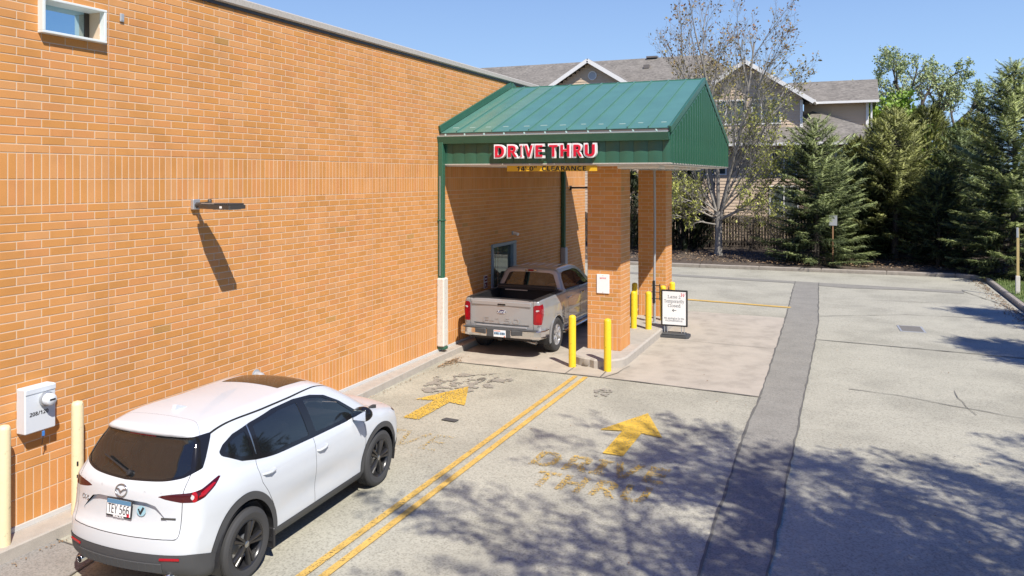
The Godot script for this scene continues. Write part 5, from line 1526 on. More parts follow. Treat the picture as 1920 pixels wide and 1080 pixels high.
	obj("panel_gap", shell(k[0], "both", -0.004), M.gap, r); rest = k[1]
	var doors := [poly([1.12, 0.50, 1.14, 1.0, 1.08, 1.325, 0.09, 1.325, 0.10, 0.50]), poly([0.09, 0.50, 0.08, 1.325, -0.86, 1.345, -0.90, 1.1, -0.86, 0.8, -0.80, 0.50])]
	for i in 2:
		k = cut(rest, func(p, n): return sdpoly(Vector2(-p.z, p.y), doors[i]) + 0.004 if n.x > 0.4 else 1.0)
		both(["front_door", "rear_door"][i], k[0], pm, r); rest = k[1]
	for i in 2:
		k = cut(rest, func(p, n): return sdpoly(Vector2(-p.z, p.y), doors[i]) - 0.004 if n.x > 0.4 else 1.0)
		both("panel_gap", k[0], M.gap, r, -0.004); rest = k[1]
	k = cut(rest, func(p, n): return absf(p.z - 1.045) - 0.007 if p.y < 1.36 and n.x > 0.5 else 1.0)
	both("panel_gap", k[0], M.gap, r, -0.006); rest = k[1]
	k = cut(rest, func(p, n): return maxf(absf(p.x) - 0.62, -p.z - 0.62) if p.y > 1.8 else 1.0)
	obj("roof", shell(k[0], "both"), pm, r); rest = k[1]
	k = cut(rest, func(p, n): return -p.z * -1.0 - 100.0 if p.z < -2.6 and p.y > 0.7 and p.y < 1.1 and absf(p.x) < 0.7 else 1.0)
	obj("grille", shell(k[0], "both"), M.black_plastic, r); rest = k[1]
	obj("body", shell(rest, "both"), pm, r)
	# ribs along the roof, third brake light
	for i in 5:
		var rb := MB.new()
		var x := -0.44 + i * 0.22
		var pts := []
		for q in [-0.72, -0.4, 0.0, 0.35]: pts.append(hit(f, Vector3(x, 2.3, -q), Vector3.DOWN) - Vector3(0, 0.008, 0))
		rb.tube(pts, [0.012, 0.018, 0.018, 0.012], 8); obj("roof_rib", rb, pm, r)
	var b := MB.new(); b.box(hit(f, Vector3(0, 1.805, 1.6), Vector3.FORWARD) + Vector3(0, 0, 0.004), Vector3(0.34, 0.05, 0.03), 0.01, Basis(Vector3.RIGHT, -0.25)); var hb := obj("high_brake_light", b, M.badge, r)
	b = MB.new(); b.box(hit(f, Vector3(0, 1.805, 1.6), Vector3.FORWARD) + Vector3(0, 0, 0.012), Vector3(0.15, 0.042, 0.03), 0.008, Basis(Vector3.RIGHT, -0.25)); obj("lens", b, M.lamp_red, hb)
	# bed
	b = MB.new()
	b.box(Vector3(0, 0.82, 1.90), Vector3(1.6, 0.04, 1.70)); b.box(Vector3(0, 1.09, 1.075), Vector3(1.6, 0.54, 0.03)); b.box(Vector3(0, 1.075, 2.715), Vector3(1.54, 0.52, 0.05))
	for sd: float in [-1.0, 1.0]:
		b.box(Vector3(0.785 * sd, 1.08, 1.90), Vector3(0.03, 0.53, 1.66)); b.box(Vector3(0.66 * sd, 0.95, 1.73), Vector3(0.24, 0.25, 0.85), 0.05)
	for i in 9: b.box(Vector3(-0.56 + i * 0.14, 0.848, 1.9), Vector3(0.05, 0.02, 1.6), 0.006)
	obj("bed_liner", b, M.black_plastic, r)
	b = MB.new(); b.tube([Vector3(-0.78, 1.405, 1.17), Vector3(0.78, 1.405, 1.17)], [0.062, 0.062], 12); b.box(Vector3(0, 1.365, 1.14), Vector3(1.6, 0.04, 0.2), 0.01); obj("rolled_bed_cover", b, M.black_plastic, r)
	b = MB.new(); b.tube([Vector3(-0.55, 1.34, 1.28), Vector3(0.05, 1.34, 1.28)], [0.014, 0.014], 6); obj("cover_rail", b, M.steel, r)
	# bumper with its step and plate
	b = MB.new()
	var path := []
	var outs := []
	for q in [[-1.03, 2.45, -1, 0.15], [-1.03, 2.68, -1, 0.35], [-0.98, 2.80, -0.7, 0.7], [-0.86, 2.86, -0.2, 1], [-0.5, 2.885, 0, 1], [0.5, 2.885, 0, 1], [0.86, 2.86, 0.2, 1], [0.98, 2.80, 0.7, 0.7], [1.03, 2.68, 1, 0.35], [1.03, 2.45, 1, 0.15]]:
		path.append(Vector3(q[0], 0.57, q[1])); outs.append(Vector3(q[2], 0, q[3]).normalized())
	sweep(b, PackedVector2Array([Vector2(-0.06, -0.10), Vector2(0.035, -0.085), Vector2(0.055, -0.03), Vector2(0.05, 0.08), Vector2(0.035, 0.095), Vector2(-0.06, 0.095)]), path, outs)
	var bp := obj("rear_bumper", b, M.chrome, r)
	b = MB.new()
	b.box(Vector3(0, 0.575, 2.915), Vector3(0.60, 0.185, 0.07), 0.01)
	for sd: float in [-1.0, 1.0]: b.box(Vector3(0.46 * sd, 0.60, 2.90), Vector3(0.30, 0.13, 0.10), 0.02, Basis(Vector3.UP, 0.1 * sd))
	b.box(Vector3(0, 0.672, 2.86), Vector3(1.84, 0.016, 0.15), 0.004)
	obj("step_pad", b, M.grey_plastic, bp)
	b = MB.new(); b.box(Vector3(0.04, 0.57, 2.955), Vector3(0.305, 0.155, 0.008), 0.002); var pl := obj("number_plate", b, M.sign_white, bp)
	b = MB.new(); b.box(Vector3(0.04, 0.572, 2.960), Vector3(0.28, 0.06, 0.004)); obj("plate_band", b, mat("plate_sky", 0.32, 0.5, 0.68, 0.4), pl)
	b = MB.new()
	for i in 7:
		if i != 3: b.box(Vector3(-0.075 + i * 0.038, 0.572, 2.963), Vector3(0.02, 0.048, 0.003))
	obj("plate_print", b, M.ink, pl)
	b = MB.new(); b.box(Vector3(0.165, 0.505, 2.961), Vector3(0.03, 0.025, 0.004)); b.box(Vector3(-0.02, 0.627, 2.961), Vector3(0.16, 0.014, 0.004)); obj("plate_sticker", b, mat("sticker_orange", 0.6, 0.12, 0.03, 0.5), pl)
	b = MB.new(); b.tube([Vector3(0.25, 0.36, 2.3), Vector3(0.6, 0.37, 2.62), Vector3(0.78, 0.37, 2.70), Vector3(0.86, 0.37, 2.72)], [0.035, 0.035, 0.037, 0.04], 12); obj("exhaust_pipe", b, M.badge, r)
	b = MB.new(); b.box(Vector3(0, 0.44, 2.72), Vector3(0.12, 0.1, 0.3), 0.02); b.tube([Vector3(-0.5, 0.42, 2.6), Vector3(0.5, 0.42, 2.6)], [0.03, 0.03], 8); b.box(Vector3(0, 0.47, 0.2), Vector3(1.5, 0.12, 5.2)); obj("frame", b, M.black_plastic, r)
	# tailgate relief: lettering, handle, crease and oval badge
	var on_back := func(x: float, y: float) -> Transform3D:
		var p := hit(f, Vector3(x, y, 3.2), Vector3.FORWARD)
		return Transform3D(Basis.IDENTITY, p + Vector3(0, 0, 0.004))
	b = MB.new()
	b.box(Vector3(0, 1.235, 2.79), Vector3(1.5, 0.10, 0.03), 0.012); b.box(Vector3(0, 0.70, 2.788), Vector3(1.3, 0.05, 0.03), 0.014); b.box(Vector3(0, 0.645, 2.786), Vector3(1.52, 0.06, 0.03), 0.014)
	obj("tailgate_relief", b, pm, r)
	var X: Transform3D = on_back.call(0.0, 0.84)
	var fv := FontVariation.new(); fv.base_font = M.sans
	var tm := text_mesh("F-150", fv, 0.13, 0.008)
	obj("tailgate_lettering", tm, pm, r, X * Transform3D(Basis.from_scale(Vector3(0.92 / tm.get_aabb().size.x, 0.9, 1)), Vector3(0, 0, 0.007)))
	X = on_back.call(0.02, 1.045)
	b = MB.new(); b.lathe([Vector2(0.12, 0), Vector2(0.12, 0.008), Vector2(0.11, 0.012), Vector2(0, 0.012)], 32, Transform3D(Basis.from_scale(Vector3(1, 0.42, 1)) * Basis(Vector3.RIGHT, PI / 2), Vector3.ZERO), true); var ov := obj("oval_badge", b, M.chrome, r, X)
	b = MB.new(); b.lathe([Vector2(0.105, 0.012), Vector2(0.105, 0.016), Vector2(0, 0.016)], 32, Transform3D(Basis.from_scale(Vector3(1, 0.40, 1)) * Basis(Vector3.RIGHT, PI / 2), Vector3.ZERO), true); obj("badge_field", b, mat("oval_blue", 0.01, 0.03, 0.11, 0.2), ov)
	obj("lettering", text_mesh("Ford", M.serif, 0.062, 0.003), M.sign_white, ov, Transform3D(Basis(Vector3(1, 0, 0), Vector3(0.3, 1, 0), Vector3(0, 0, 1)), Vector3(0, 0, 0.0175)))
	b = MB.new(); b.box(Vector3(0.02, 1.215, 2.805), Vector3(0.20, 0.035, 0.02), 0.006); obj("tailgate_handle", b, M.gloss_black, r)
	# wheels and side steps
	well(r, ax_r, R, 0.49, 0.55, 0.96); well(r, ax_f, R, 0.49, 0.55, 0.96)
	for q in [ax_r, ax_f]:
		for sd: float in [-1.0, 1.0]: wheel(r, Vector3(0.885 * sd, R, -q), R, 0.255, 0.27, 6, M.bright_rim, sd)
	for sd: float in [-1.0, 1.0]:
		b = MB.new()
		var ps := []
		for i in 15:
			var a := -0.25 + (PI + 0.35) * i / 14.0
			ps.append(Vector3(0, R + sin(a) * 0.49, -ax_r + cos(a) * 0.49))
		for i in 14:
			for e in [[-0.03, 0.035]]:
				var dn: Vector3 = (ps[i] - Vector3(0, R, -ax_r)).normalized()
				var dm: Vector3 = (ps[i + 1] - Vector3(0, R, -ax_r)).normalized()
				var x0 := 1.03 * sd
				b.quad(ps[i] + dn * e[0] + Vector3(x0, 0, 0), ps[i] + dn * e[1] + Vector3(x0 - 0.02 * sd, 0, 0), ps[i + 1] + dm * e[1] + Vector3(x0 - 0.02 * sd, 0, 0), ps[i + 1] + dm * e[0] + Vector3(x0, 0, 0))
				b.quad(ps[i] + dn * e[0] + Vector3(x0, 0, 0), ps[i + 1] + dm * e[0] + Vector3(x0, 0, 0), ps[i + 1] + dm * e[0] + Vector3(0.9 * sd, 0, 0), ps[i] + dn * e[0] + Vector3(0.9 * sd, 0, 0))
		obj("arch_lip", b, pm, r)
		b = MB.new(); b.box(Vector3(1.0 * sd, 0.40, 0.1), Vector3(0.16, 0.05, 2.4), 0.02); obj("side_step", b, M.chrome, r)
		for q in [0.22, -0.78]:
			var h1 := hit(f, Vector3(1.5, 1.17, -q), Vector3.LEFT) * Vector3(sd, 1, 1)
			b = MB.new(); b.box(h1 + Vector3(0.02 * sd, 0, 0), Vector3(0.03, 0.035, 0.22), 0.012); obj("door_handle", b, M.chrome, r)
		b = MB.new(); b.box(Vector3(1.10 * sd, 1.40, -0.95), Vector3(0.22, 0.2, 0.11), 0.04); obj("door_mirror", b, M.gloss_black, r)

# --- the apartment house beyond the fence ---
func siding(x0: float, x1: float, y0: float, y1: float, z: float, top = null, holes: Array = []) -> MB:
	var b := MB.new()
	var y := y0
	while y < y1:
		var h := minf(0.19, y1 - y)
		var xs := [x0, x1]
		if top != null:
			var r: Vector2 = top.call(y + h * 0.5)
			xs = [maxf(x0, r.x), minf(x1, r.y)]
		var cuts := [xs[0], xs[1]]
		for H in holes:
			if H.position.y < y + h * 0.5 and H.end.y > y + h * 0.5: cuts.append_array([clampf(H.position.x, xs[0], xs[1]), clampf(H.end.x, xs[0], xs[1])])
		cuts.sort()
		for i in cuts.size() - 1:
			var m: float = (cuts[i] + cuts[i + 1]) * 0.5
			var open: bool = cuts[i + 1] - cuts[i] < 0.02
			for H in holes:
				if H.has_point(Vector2(m, y + h * 0.5)): open = true
			if open: continue
			b.quad(Vector3(cuts[i], y, z + 0.03), Vector3(cuts[i + 1], y, z + 0.03), Vector3(cuts[i + 1], y + h, z + 0.004), Vector3(cuts[i], y + h, z + 0.004))
			b.quad(Vector3(cuts[i], y, z), Vector3(cuts[i + 1], y, z), Vector3(cuts[i + 1], y, z + 0.03), Vector3(cuts[i], y, z + 0.03))
		y += h
	return b

func roof_slab(b: MB, a: Vector3, c: Vector3, d: Vector3, e: Vector3, t: float) -> void:   # a slab on four corners, counter-clockwise seen from above
	var n := (d - a).cross(e - c).normalized() * t
	b.quad(a, c, d, e)
	b.quad(e - n, d - n, c - n, a - n)
	b.quad(a - n, c - n, c, a); b.quad(c - n, d - n, d, c); b.quad(d - n, e - n, e, d); b.quad(e - n, a - n, a, e)

func house_window(h: Node3D, x0: float, x1: float, y0: float, y1: float, z: float, bars: int) -> void:
	var b := MB.new()
	var c := Vector3((x0 + x1) * 0.5, (y0 + y1) * 0.5, z)
	for s: float in [-1.0, 1.0]:
		b.box(c + Vector3((x1 - x0) * 0.5 * s, 0, 0.03), Vector3(0.09, y1 - y0 + 0.09, 0.07)); b.box(c + Vector3(0, (y1 - y0) * 0.5 * s, 0.03), Vector3(x1 - x0 - 0.09, 0.09, 0.066))
	var w := obj("window", b, M.white_paint, h)
	for k in bars + 1:
		var xa := lerpf(x0, x1, float(k) / (bars + 1))
		var xb := lerpf(x0, x1, float(k + 1) / (bars + 1))
		b = MB.new(); b.box(Vector3((xa + xb) * 0.5, c.y, z - 0.02), Vector3(xb - xa - 0.05, y1 - y0 - 0.06, 0.02)); obj("pane", b, M.glass, w)
		if k > 0:
			b = MB.new(); b.box(Vector3(xa, c.y, z + 0.02), Vector3(0.06, y1 - y0 - 0.09, 0.06)); obj("mullion", b, M.white_paint, w)

func far_building() -> void:
	wear(mat("siding_tan", 0.68, 0.53, 0.385, 0.85), M.grain, 3.0)
	wear(mat("shingles", 0.335, 0.305, 0.26, 0.95), ntex(0.09, 3, 512, [[0.0, 0.25], [0.5, 0.65], [1.0, 1.0]], FastNoiseLite.TYPE_VALUE, 61), 6.0, M.patches, 9.0)
	M.shingles.uv1_scale = Vector3(0.16, 0.5, 0.5)
	var h := thing("apartment_house", "long tan sided apartment house with grey shingle roofs and white trimmed gables", "apartment building")
	var z := -50.6
	var gable := func(y: float): return Vector2(-1.1, 6.1) if y < 8.75 else Vector2(2.85 - (11.15 - y) * 1.53, 2.85 + (11.15 - y) * 1.53)
	var wins := [Rect2(3.19, 7.42, 1.67, 1.5), Rect2(1.05, 7.42, 1.72, 1.5), Rect2(-0.7, 7.42, 1.3, 1.5)]
	h.add_child(_stuff("siding", siding(-1.1, 6.1, 6.4, 11.1, z, gable, wins), M.siding_tan), true)
	for w in wins: house_window(h, w.position.x, w.end.x, w.position.y, w.end.y, z, 2)
	var b := MB.new(); b.box(Vector3(6.06, 7.55, z + 0.02), Vector3(0.16, 2.5, 0.1)); obj("corner_board", b, M.white_paint, h)
	b = MB.new(); b.box(Vector3(2.5, 4.0, z - 3.1), Vector3(7.1, 8.6, 6.0)); b.box(Vector3(-12.5, 4.4, z - 3.6), Vector3(23, 9.0, 6.0)); b.box(Vector3(7.9, 4.2, -55.2), Vector3(3.5, 8.6, 5.0)); obj("inner_wall", b, M.siding_tan, h)
	# big gable roof
	b = MB.new()
	var pk := Vector3(2.85, 11.35, -49.9)
	for s: float in [-1.0, 1.0]:
		var ev := Vector3(2.85 + 3.95 * s, 8.72, -49.9)
		var bk := Vector3(0, 0, -9)
		if s > 0: roof_slab(b, ev, ev + bk, pk + bk, pk, 0.16)
		else: roof_slab(b, ev, pk, pk + bk, ev + bk, 0.16)
	obj("gable_roof", b, M.shingles, h)
	b = MB.new()
	for s: float in [-1.0, 1.0]:
		var ev := Vector3(2.85 + 3.95 * s, 8.72, -49.88)
		var m := (pk + ev) * 0.5 + Vector3(0, -0.12, 0.02)
		b.box(Vector3(m.x, m.y, -49.87), Vector3(pk.distance_to(ev), 0.24, 0.05), 0.0, Basis(Vector3.BACK, atan2(ev.y - pk.y, (ev.x - pk.x) * s) * s))
	b.box(Vector3(6.82, 8.66, -51.0), Vector3(0.12, 0.14, 2.3)); obj("rake_board", b, M.white_paint, h)
	b = MB.new(); b.box(Vector3(1.3, 10.3, -50.56), Vector3(0.45, 0.6, 0.06)); obj("gable_vent", b, M.shingles, h)
	# long main roof with the smaller gable
	b = MB.new()
	roof_slab(b, Vector3(-26, 9.1, -50.4), Vector3(0.2, 9.1, -50.4), Vector3(-0.6, 12.85, -57), Vector3(-26, 12.85, -57), 0.15)
	roof_slab(b, Vector3(-26, 12.85, -57), Vector3(-0.6, 12.85, -57), Vector3(0.2, 9.1, -63), Vector3(-26, 9.1, -63), 0.15)
	b.tri(Vector3(0.2, 9.1, -50.4), Vector3(4.2, 9.5, -57), Vector3(-0.6, 12.85, -57)); b.tri(Vector3(4.2, 9.5, -57), Vector3(0.2, 9.1, -63), Vector3(-0.6, 12.85, -57))
	obj("main_roof", b, M.shingles, h)
	b = MB.new(); b.box(Vector3(-4.5, 12.88, -56.9), Vector3(0.8, 0.12, 0.5)); b.box(Vector3(-4.55, 12.0, -55.4), Vector3(0.4, 0.25, 0.4)); obj("roof_vent", b, M.bronze_top, h)
	var g2 := func(y: float): return Vector2(-7.19 - (11.75 - y) * 1.62, -7.19 + (11.75 - y) * 1.62)
	h.add_child(_stuff("siding", siding(-12.5, -2.0, 8.6, 11.7, -50.3, g2), M.siding_tan), true)
	b = MB.new()
	pk = Vector3(-7.19, 11.97, -49.8)
	for s: float in [-1.0, 1.0]:
		var ev := Vector3(-7.19 + 4.9 * s, 8.95, -49.8)
		var bk := Vector3(0, 0, -5.8)
		if s > 0: roof_slab(b, ev, ev + bk, pk + bk, pk, 0.14)
		else: roof_slab(b, ev, pk, pk + bk, ev + bk, 0.14)
	obj("gable_roof", b, M.shingles, h)
	b = MB.new()
	for s: float in [-1.0, 1.0]:
		var ev := Vector3(-7.19 + 4.9 * s, 8.95, -49.8)
		var m := (pk + ev) * 0.5
		b.box(Vector3(m.x, m.y - 0.13, -49.77), Vector3(pk.distance_to(ev), 0.25, 0.05), 0.0, Basis(Vector3.BACK, atan2(ev.y - pk.y, (ev.x - pk.x) * s) * s))
	obj("rake_board", b, M.white_paint, h)
	b = MB.new(); b.lathe([Vector2(0.30, 0), Vector2(0.30, 0.06), Vector2(0.24, 0.06), Vector2(0.24, 0.03)], 24, Transform3D(Basis(Vector3.RIGHT, PI / 2), Vector3(-6.98, 10.88, -50.28)), true); var rv := obj("round_vent", b, M.white_paint, h)
	b = MB.new(); b.lathe([Vector2(0.25, 0.02), Vector2(0, 0.025)], 24, Transform3D(Basis(Vector3.RIGHT, PI / 2), Vector3(-6.98, 10.88, -50.28)), true); obj("louver", b, M.galvanised, rv)
	# right wing
	h.add_child(_stuff("siding", siding(6.1, 9.72, 6.4, 8.7, -52.55), M.siding_tan), true)
	b = MB.new()
	roof_slab(b, Vector3(6.2, 8.78, -51.9), Vector3(10.35, 8.78, -51.9), Vector3(10.35, 10.35, -55), Vector3(5.0, 10.35, -55), 0.14)
	roof_slab(b, Vector3(5.0, 10.35, -55), Vector3(10.35, 10.35, -55), Vector3(10.35, 8.78, -58), Vector3(6.2, 8.78, -58), 0.14)
	obj("wing_roof", b, M.shingles, h)
	b = MB.new(); b.box(Vector3(8.4, 8.70, -51.85), Vector3(3.9, 0.14, 0.12)); obj("gutter", b, M.white_paint, h)
	b = MB.new(); b.box(Vector3(9.72, 7.6, -52.5), Vector3(0.16, 2.2, 0.14)); b.box(Vector3(9.95, 7.6, -52.45), Vector3(0.1, 2.2, 0.1)); obj("corner_board", b, M.white_paint, h)
	# low roof and the storey below it
	b = MB.new()
	roof_slab(b, Vector3(-1.5, 6.15, -48.4), Vector3(11.2, 6.15, -48.4), Vector3(9.9, 7.0, -50.2), Vector3(-1.5, 7.2, -50.62), 0.1)
	b.tri(Vector3(4.6, 6.95, -50.15), Vector3(10.0, 6.95, -50.15), Vector3(6.6, 8.25, -52.5)); b.tri(Vector3(10.0, 6.95, -50.15), Vector3(10.2, 7.0, -52.5), Vector3(6.6, 8.25, -52.5))
	obj("low_roof", b, M.shingles, h)
	b = MB.new(); b.box(Vector3(4.85, 6.08, -48.36), Vector3(12.8, 0.16, 0.1)); obj("gutter", b, M.white_paint, h)
	var low := [Rect2(4.45, 4.3, 1.4, 1.5), Rect2(4.35, 1.6, 1.6, 2.0), Rect2(0.4, 4.3, 1.4, 1.5), Rect2(8.0, 4.3, 1.4, 1.5)]
	h.add_child(_stuff("siding", siding(-24.0, 10.2, 0.3, 6.1, -49.4, null, low), M.siding_tan), true)
	for w in low: house_window(h, w.position.x, w.end.x, w.position.y, w.end.y, -49.4, 1)

func _stuff(called: String, b: MB, m: Material) -> MeshInstance3D:
	var o := MeshInstance3D.new()
	o.name = called; o.mesh = b.mesh(); o.material_override = m
	o.set_meta("kind", "stuff")
	return o

# --- plants ---
func grow(w: MB, tips: Array, r: RandomNumberGenerator, p: Vector3, d: Vector3, len: float, rad: float, depth: int, P: Dictionary) -> void:
	var segs: int = 5 if depth == P.depth else 4
	var pts := [p]
	var rr := [rad]
	var dir := d
	for i in segs:
		dir = (dir + Vector3(r.randfn(0, 1), r.randfn(0, 1), r.randfn(0, 1)) * P.wobble + Vector3.UP * P.lift * (1.0 if depth < P.depth else 0.3)).normalized()
		pts.append(pts[-1] + dir * len / segs)
		rr.append(maxf(rad * (1.0 - 0.62 * (i + 1) / segs), 0.004))
	w.tube(pts, rr, 7 if depth >= P.depth - 1 else (5 if depth > 1 else 3), false)
	if depth <= 1:
		for i in range(1, segs + 1): tips.append([pts[i], (pts[i] - pts[i - 1]).normalized()])
	if depth == 0: return
	var n: int = P.kids[P.depth - depth]
	for i in n:
		var t := lerpf(P.from[P.depth - depth], 1.0, (i + r.randf()) / n)
		var k := mini(int(t * segs), segs - 1)
		var at: Vector3 = pts[k].lerp(pts[k + 1], t * segs - k)
		var ax: Vector3 = (pts[k + 1] - pts[k]).normalized()
		var side := ax.cross(Vector3(cos(i * 2.4 + r.randf()), r.randfn(0, 0.3), sin(i * 2.4 + r.randf()))).normalized()
		var a: float = P.angle[P.depth - depth] * r.randf_range(0.75, 1.25)
		grow(w, tips, r, at, (ax * cos(a) + side * sin(a)).normalized(), len * P.shrink[P.depth - depth] * r.randf_range(0.75, 1.2) * (1.0 - 0.35 * t), maxf(lerpf(rr[k], rr[k + 1], 0.5) * 0.62, 0.005), depth - 1, P)

func leaf_mesh(l: float, wd: float) -> ArrayMesh:
	var b := MB.new()
	var m := Vector3(0, l * 0.5, l * 0.08)
	b.tri(Vector3.ZERO, m + Vector3(wd, 0, -l * 0.1), Vector3(0, l, 0)); b.tri(Vector3.ZERO, Vector3(0, l, 0), m + Vector3(-wd, 0, -l * 0.1))
	return b.mesh()

func tree(called: String, label: String, at: Vector3, sd: int, P: Dictionary, bark: Material, leaf: Mesh, per_tip: float, size: float, tones: Array, group := "") -> Node3D:
	var t := thing(called, label, "tree", at, 0, group)
	var r := RandomNumberGenerator.new(); r.seed = sd
	var w := MB.new()
	var tips := []
	for s in P.stems: grow(w, tips, r, s[0], s[1].normalized(), s[2], s[3], P.depth, P)
	if P.has("trunk"): w.tube(P.trunk[0], P.trunk[1], 10, false)
	obj("trunk", w, bark, t)
	var xf := []
	var cols := []
	for q in tips:
		var n := int(per_tip) + (1 if r.randf() < per_tip - int(per_tip) else 0)
		for i in n:
			var dir: Vector3 = (q[1] + Vector3(r.randfn(0, 1), r.randfn(0, 1) - 0.1, r.randfn(0, 1)) * 0.8).normalized()
			var x := dir.cross(Vector3(r.randf() - 0.5, r.randf() - 0.5, r.randf() - 0.5)).normalized()
			var s := size * r.randf_range(0.6, 1.3)
			xf.append(Transform3D(Basis(x, dir, x.cross(dir)) * Basis.from_scale(Vector3.ONE * s), q[0] + Vector3(r.randfn(0, 1), r.randfn(0, 1), r.randfn(0, 1)) * size * 0.5))
			var f := clampf((q[0].y - P.get("split", 0.0)) / P.get("blend", 100.0), 0, 1)
			cols.append(tones[0].lerp(tones[1], r.randf()).lerp(tones[2 % tones.size()].lerp(tones[-1], r.randf()), f if tones.size() > 2 else 0.0) * r.randf_range(0.7, 1.2))
	if xf.size(): many("foliage", leaf, M.leaf, xf, cols, t)
	return t

func spray_mesh(soft: float) -> ArrayMesh:   # a needled twig of unit length along z
	var b := MB.new()
	var r := RandomNumberGenerator.new(); r.seed = 9
	for i in 10:
		var t := i / 10.0
		var l := 0.26 * (1.0 - 0.55 * t)
		for s: float in [-1.0, 1.0]:
			var p := Vector3(0, 0, t)
			var e := Vector3(s * l, r.randf_range(-0.05, 0.10), t + l * 0.75)
			var wd := Vector3(0, 0.012, 0.032) * soft
			b.tri(p - wd, p + wd, e)
		if i % 2 == 0:
			b.tri(Vector3(-0.02, 0, t), Vector3(0.02, 0, t), Vector3(r.randf_range(-0.05, 0.05), 0.14 * (1.0 - 0.5 * t), t + 0.16))
	b.tri(Vector3(-0.025, 0, 0.85), Vector3(0.025, 0, 0.85), Vector3(0, 0.02, 1.12))
	for i in b.n.size(): b.n[i] = (Vector3(signf(b.v[i].x) * 0.35, 1.0, 0.35)).normalized()   # a bough catches the light as a soft whole
	return b.mesh()

func spruce(label: String, at: Vector3, H: float, R: float, sd: int, dark: Color, light: Color, bare := 0.35, group := "spruces behind the far kerb") -> void:
	var t := thing("spruce_tree", label, "spruce tree", at, 0, group)
	var r := RandomNumberGenerator.new(); r.seed = sd
	var w := MB.new()
	w.tube([Vector3(0, -0.1, 0), Vector3(0.03, H * 0.5, 0.02), Vector3(0, H, 0)], [0.02 * H + 0.03, 0.011 * H, 0.008], 8, false)
	var xf := []
	var cols := []
	var nz := FastNoiseLite.new(); nz.seed = sd; nz.frequency = 0.7
	var y := bare
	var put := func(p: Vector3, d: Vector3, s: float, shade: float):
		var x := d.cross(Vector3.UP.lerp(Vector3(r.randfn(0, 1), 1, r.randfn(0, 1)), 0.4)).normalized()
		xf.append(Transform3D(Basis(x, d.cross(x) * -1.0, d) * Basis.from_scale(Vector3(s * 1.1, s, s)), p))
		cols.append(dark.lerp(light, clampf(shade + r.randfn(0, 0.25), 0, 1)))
	while y < H * 0.97:
		var f := y / H
		var reach := R * pow(1.0 - f, 0.45) * (0.7 + 0.3 * smoothstep(0.0, 0.14, f)) * (1.0 - 0.35 * smoothstep(0.78, 0.9, f))
		var n := 6 + int(5 * (1.0 - f))
		reach *= 1.0 - 0.25 * smoothstep(0.76, 0.86, f)
		var off := r.randf() * TAU
		for i in n:
			var a := off + TAU * (i + r.randf_range(-0.3, 0.3)) / n
			if r.randf() < 0.08: continue
			var l: float = reach * r.randf_range(0.6, 1.1) * (1.0 + 0.4 * nz.get_noise_2d(cos(a) * 1.6 + sin(a) * 2.1, y * 0.8)) + 0.12
			var out := Vector3(cos(a), 0, sin(a))
			var tone := r.randfn(0, 0.22)
			var up: float = lerpf(-0.12, 0.55, f) + r.randfn(0, 0.08)
			var pts := []
			for k in 5:
				var u := k / 4.0
				pts.append(Vector3(0, y, 0) + out * l * u + Vector3.UP * l * (up * u - 0.28 * u * (1.0 - f) + 0.26 * u * u))
			if l > 0.5: w.tube(pts, [0.016 + 0.008 * l, 0.015, 0.012, 0.008, 0.004], 3, false)
			var m := int(l / 0.15) + 1
			for k in m:
				var u := lerpf(0.18 if f > 0.15 else 0.35, 1.0, (k + r.randf() * 0.8) / m)
				var q := minf(u, 0.999) * 4.0
				var p: Vector3 = pts[int(q)].lerp(pts[int(q) + 1], q - int(q))
				var dir: Vector3 = (pts[int(q) + 1] - pts[int(q)]).normalized()
				var sd2 := dir.cross(Vector3.UP).normalized()
				var s := clampf(0.31 + 0.2 * (1.0 - u) * l * 0.6, 0.24, 0.6) * r.randf_range(0.8, 1.2)
				for g: float in [-1.0, 1.0]:
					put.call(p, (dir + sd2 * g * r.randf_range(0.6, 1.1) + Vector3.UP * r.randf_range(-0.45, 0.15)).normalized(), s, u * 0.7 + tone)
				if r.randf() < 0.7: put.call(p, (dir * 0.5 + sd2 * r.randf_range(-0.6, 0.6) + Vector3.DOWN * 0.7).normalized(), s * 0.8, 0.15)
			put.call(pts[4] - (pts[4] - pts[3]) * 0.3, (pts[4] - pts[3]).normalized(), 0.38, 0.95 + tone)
		y += lerpf(0.26, 0.17, f) * (1.0 if H > 5 else 0.8)
	for k in 5: put.call(Vector3(0, H - 0.25 + k * 0.03, 0), (Vector3.UP + Vector3(r.randfn(0, 0.3), 0, r.randfn(0, 0.3))).normalized(), 0.3, 0.7)
	obj("trunk", w, M.bark_dark, t)
	many("foliage", M.spray, M.needle, xf, cols, t)

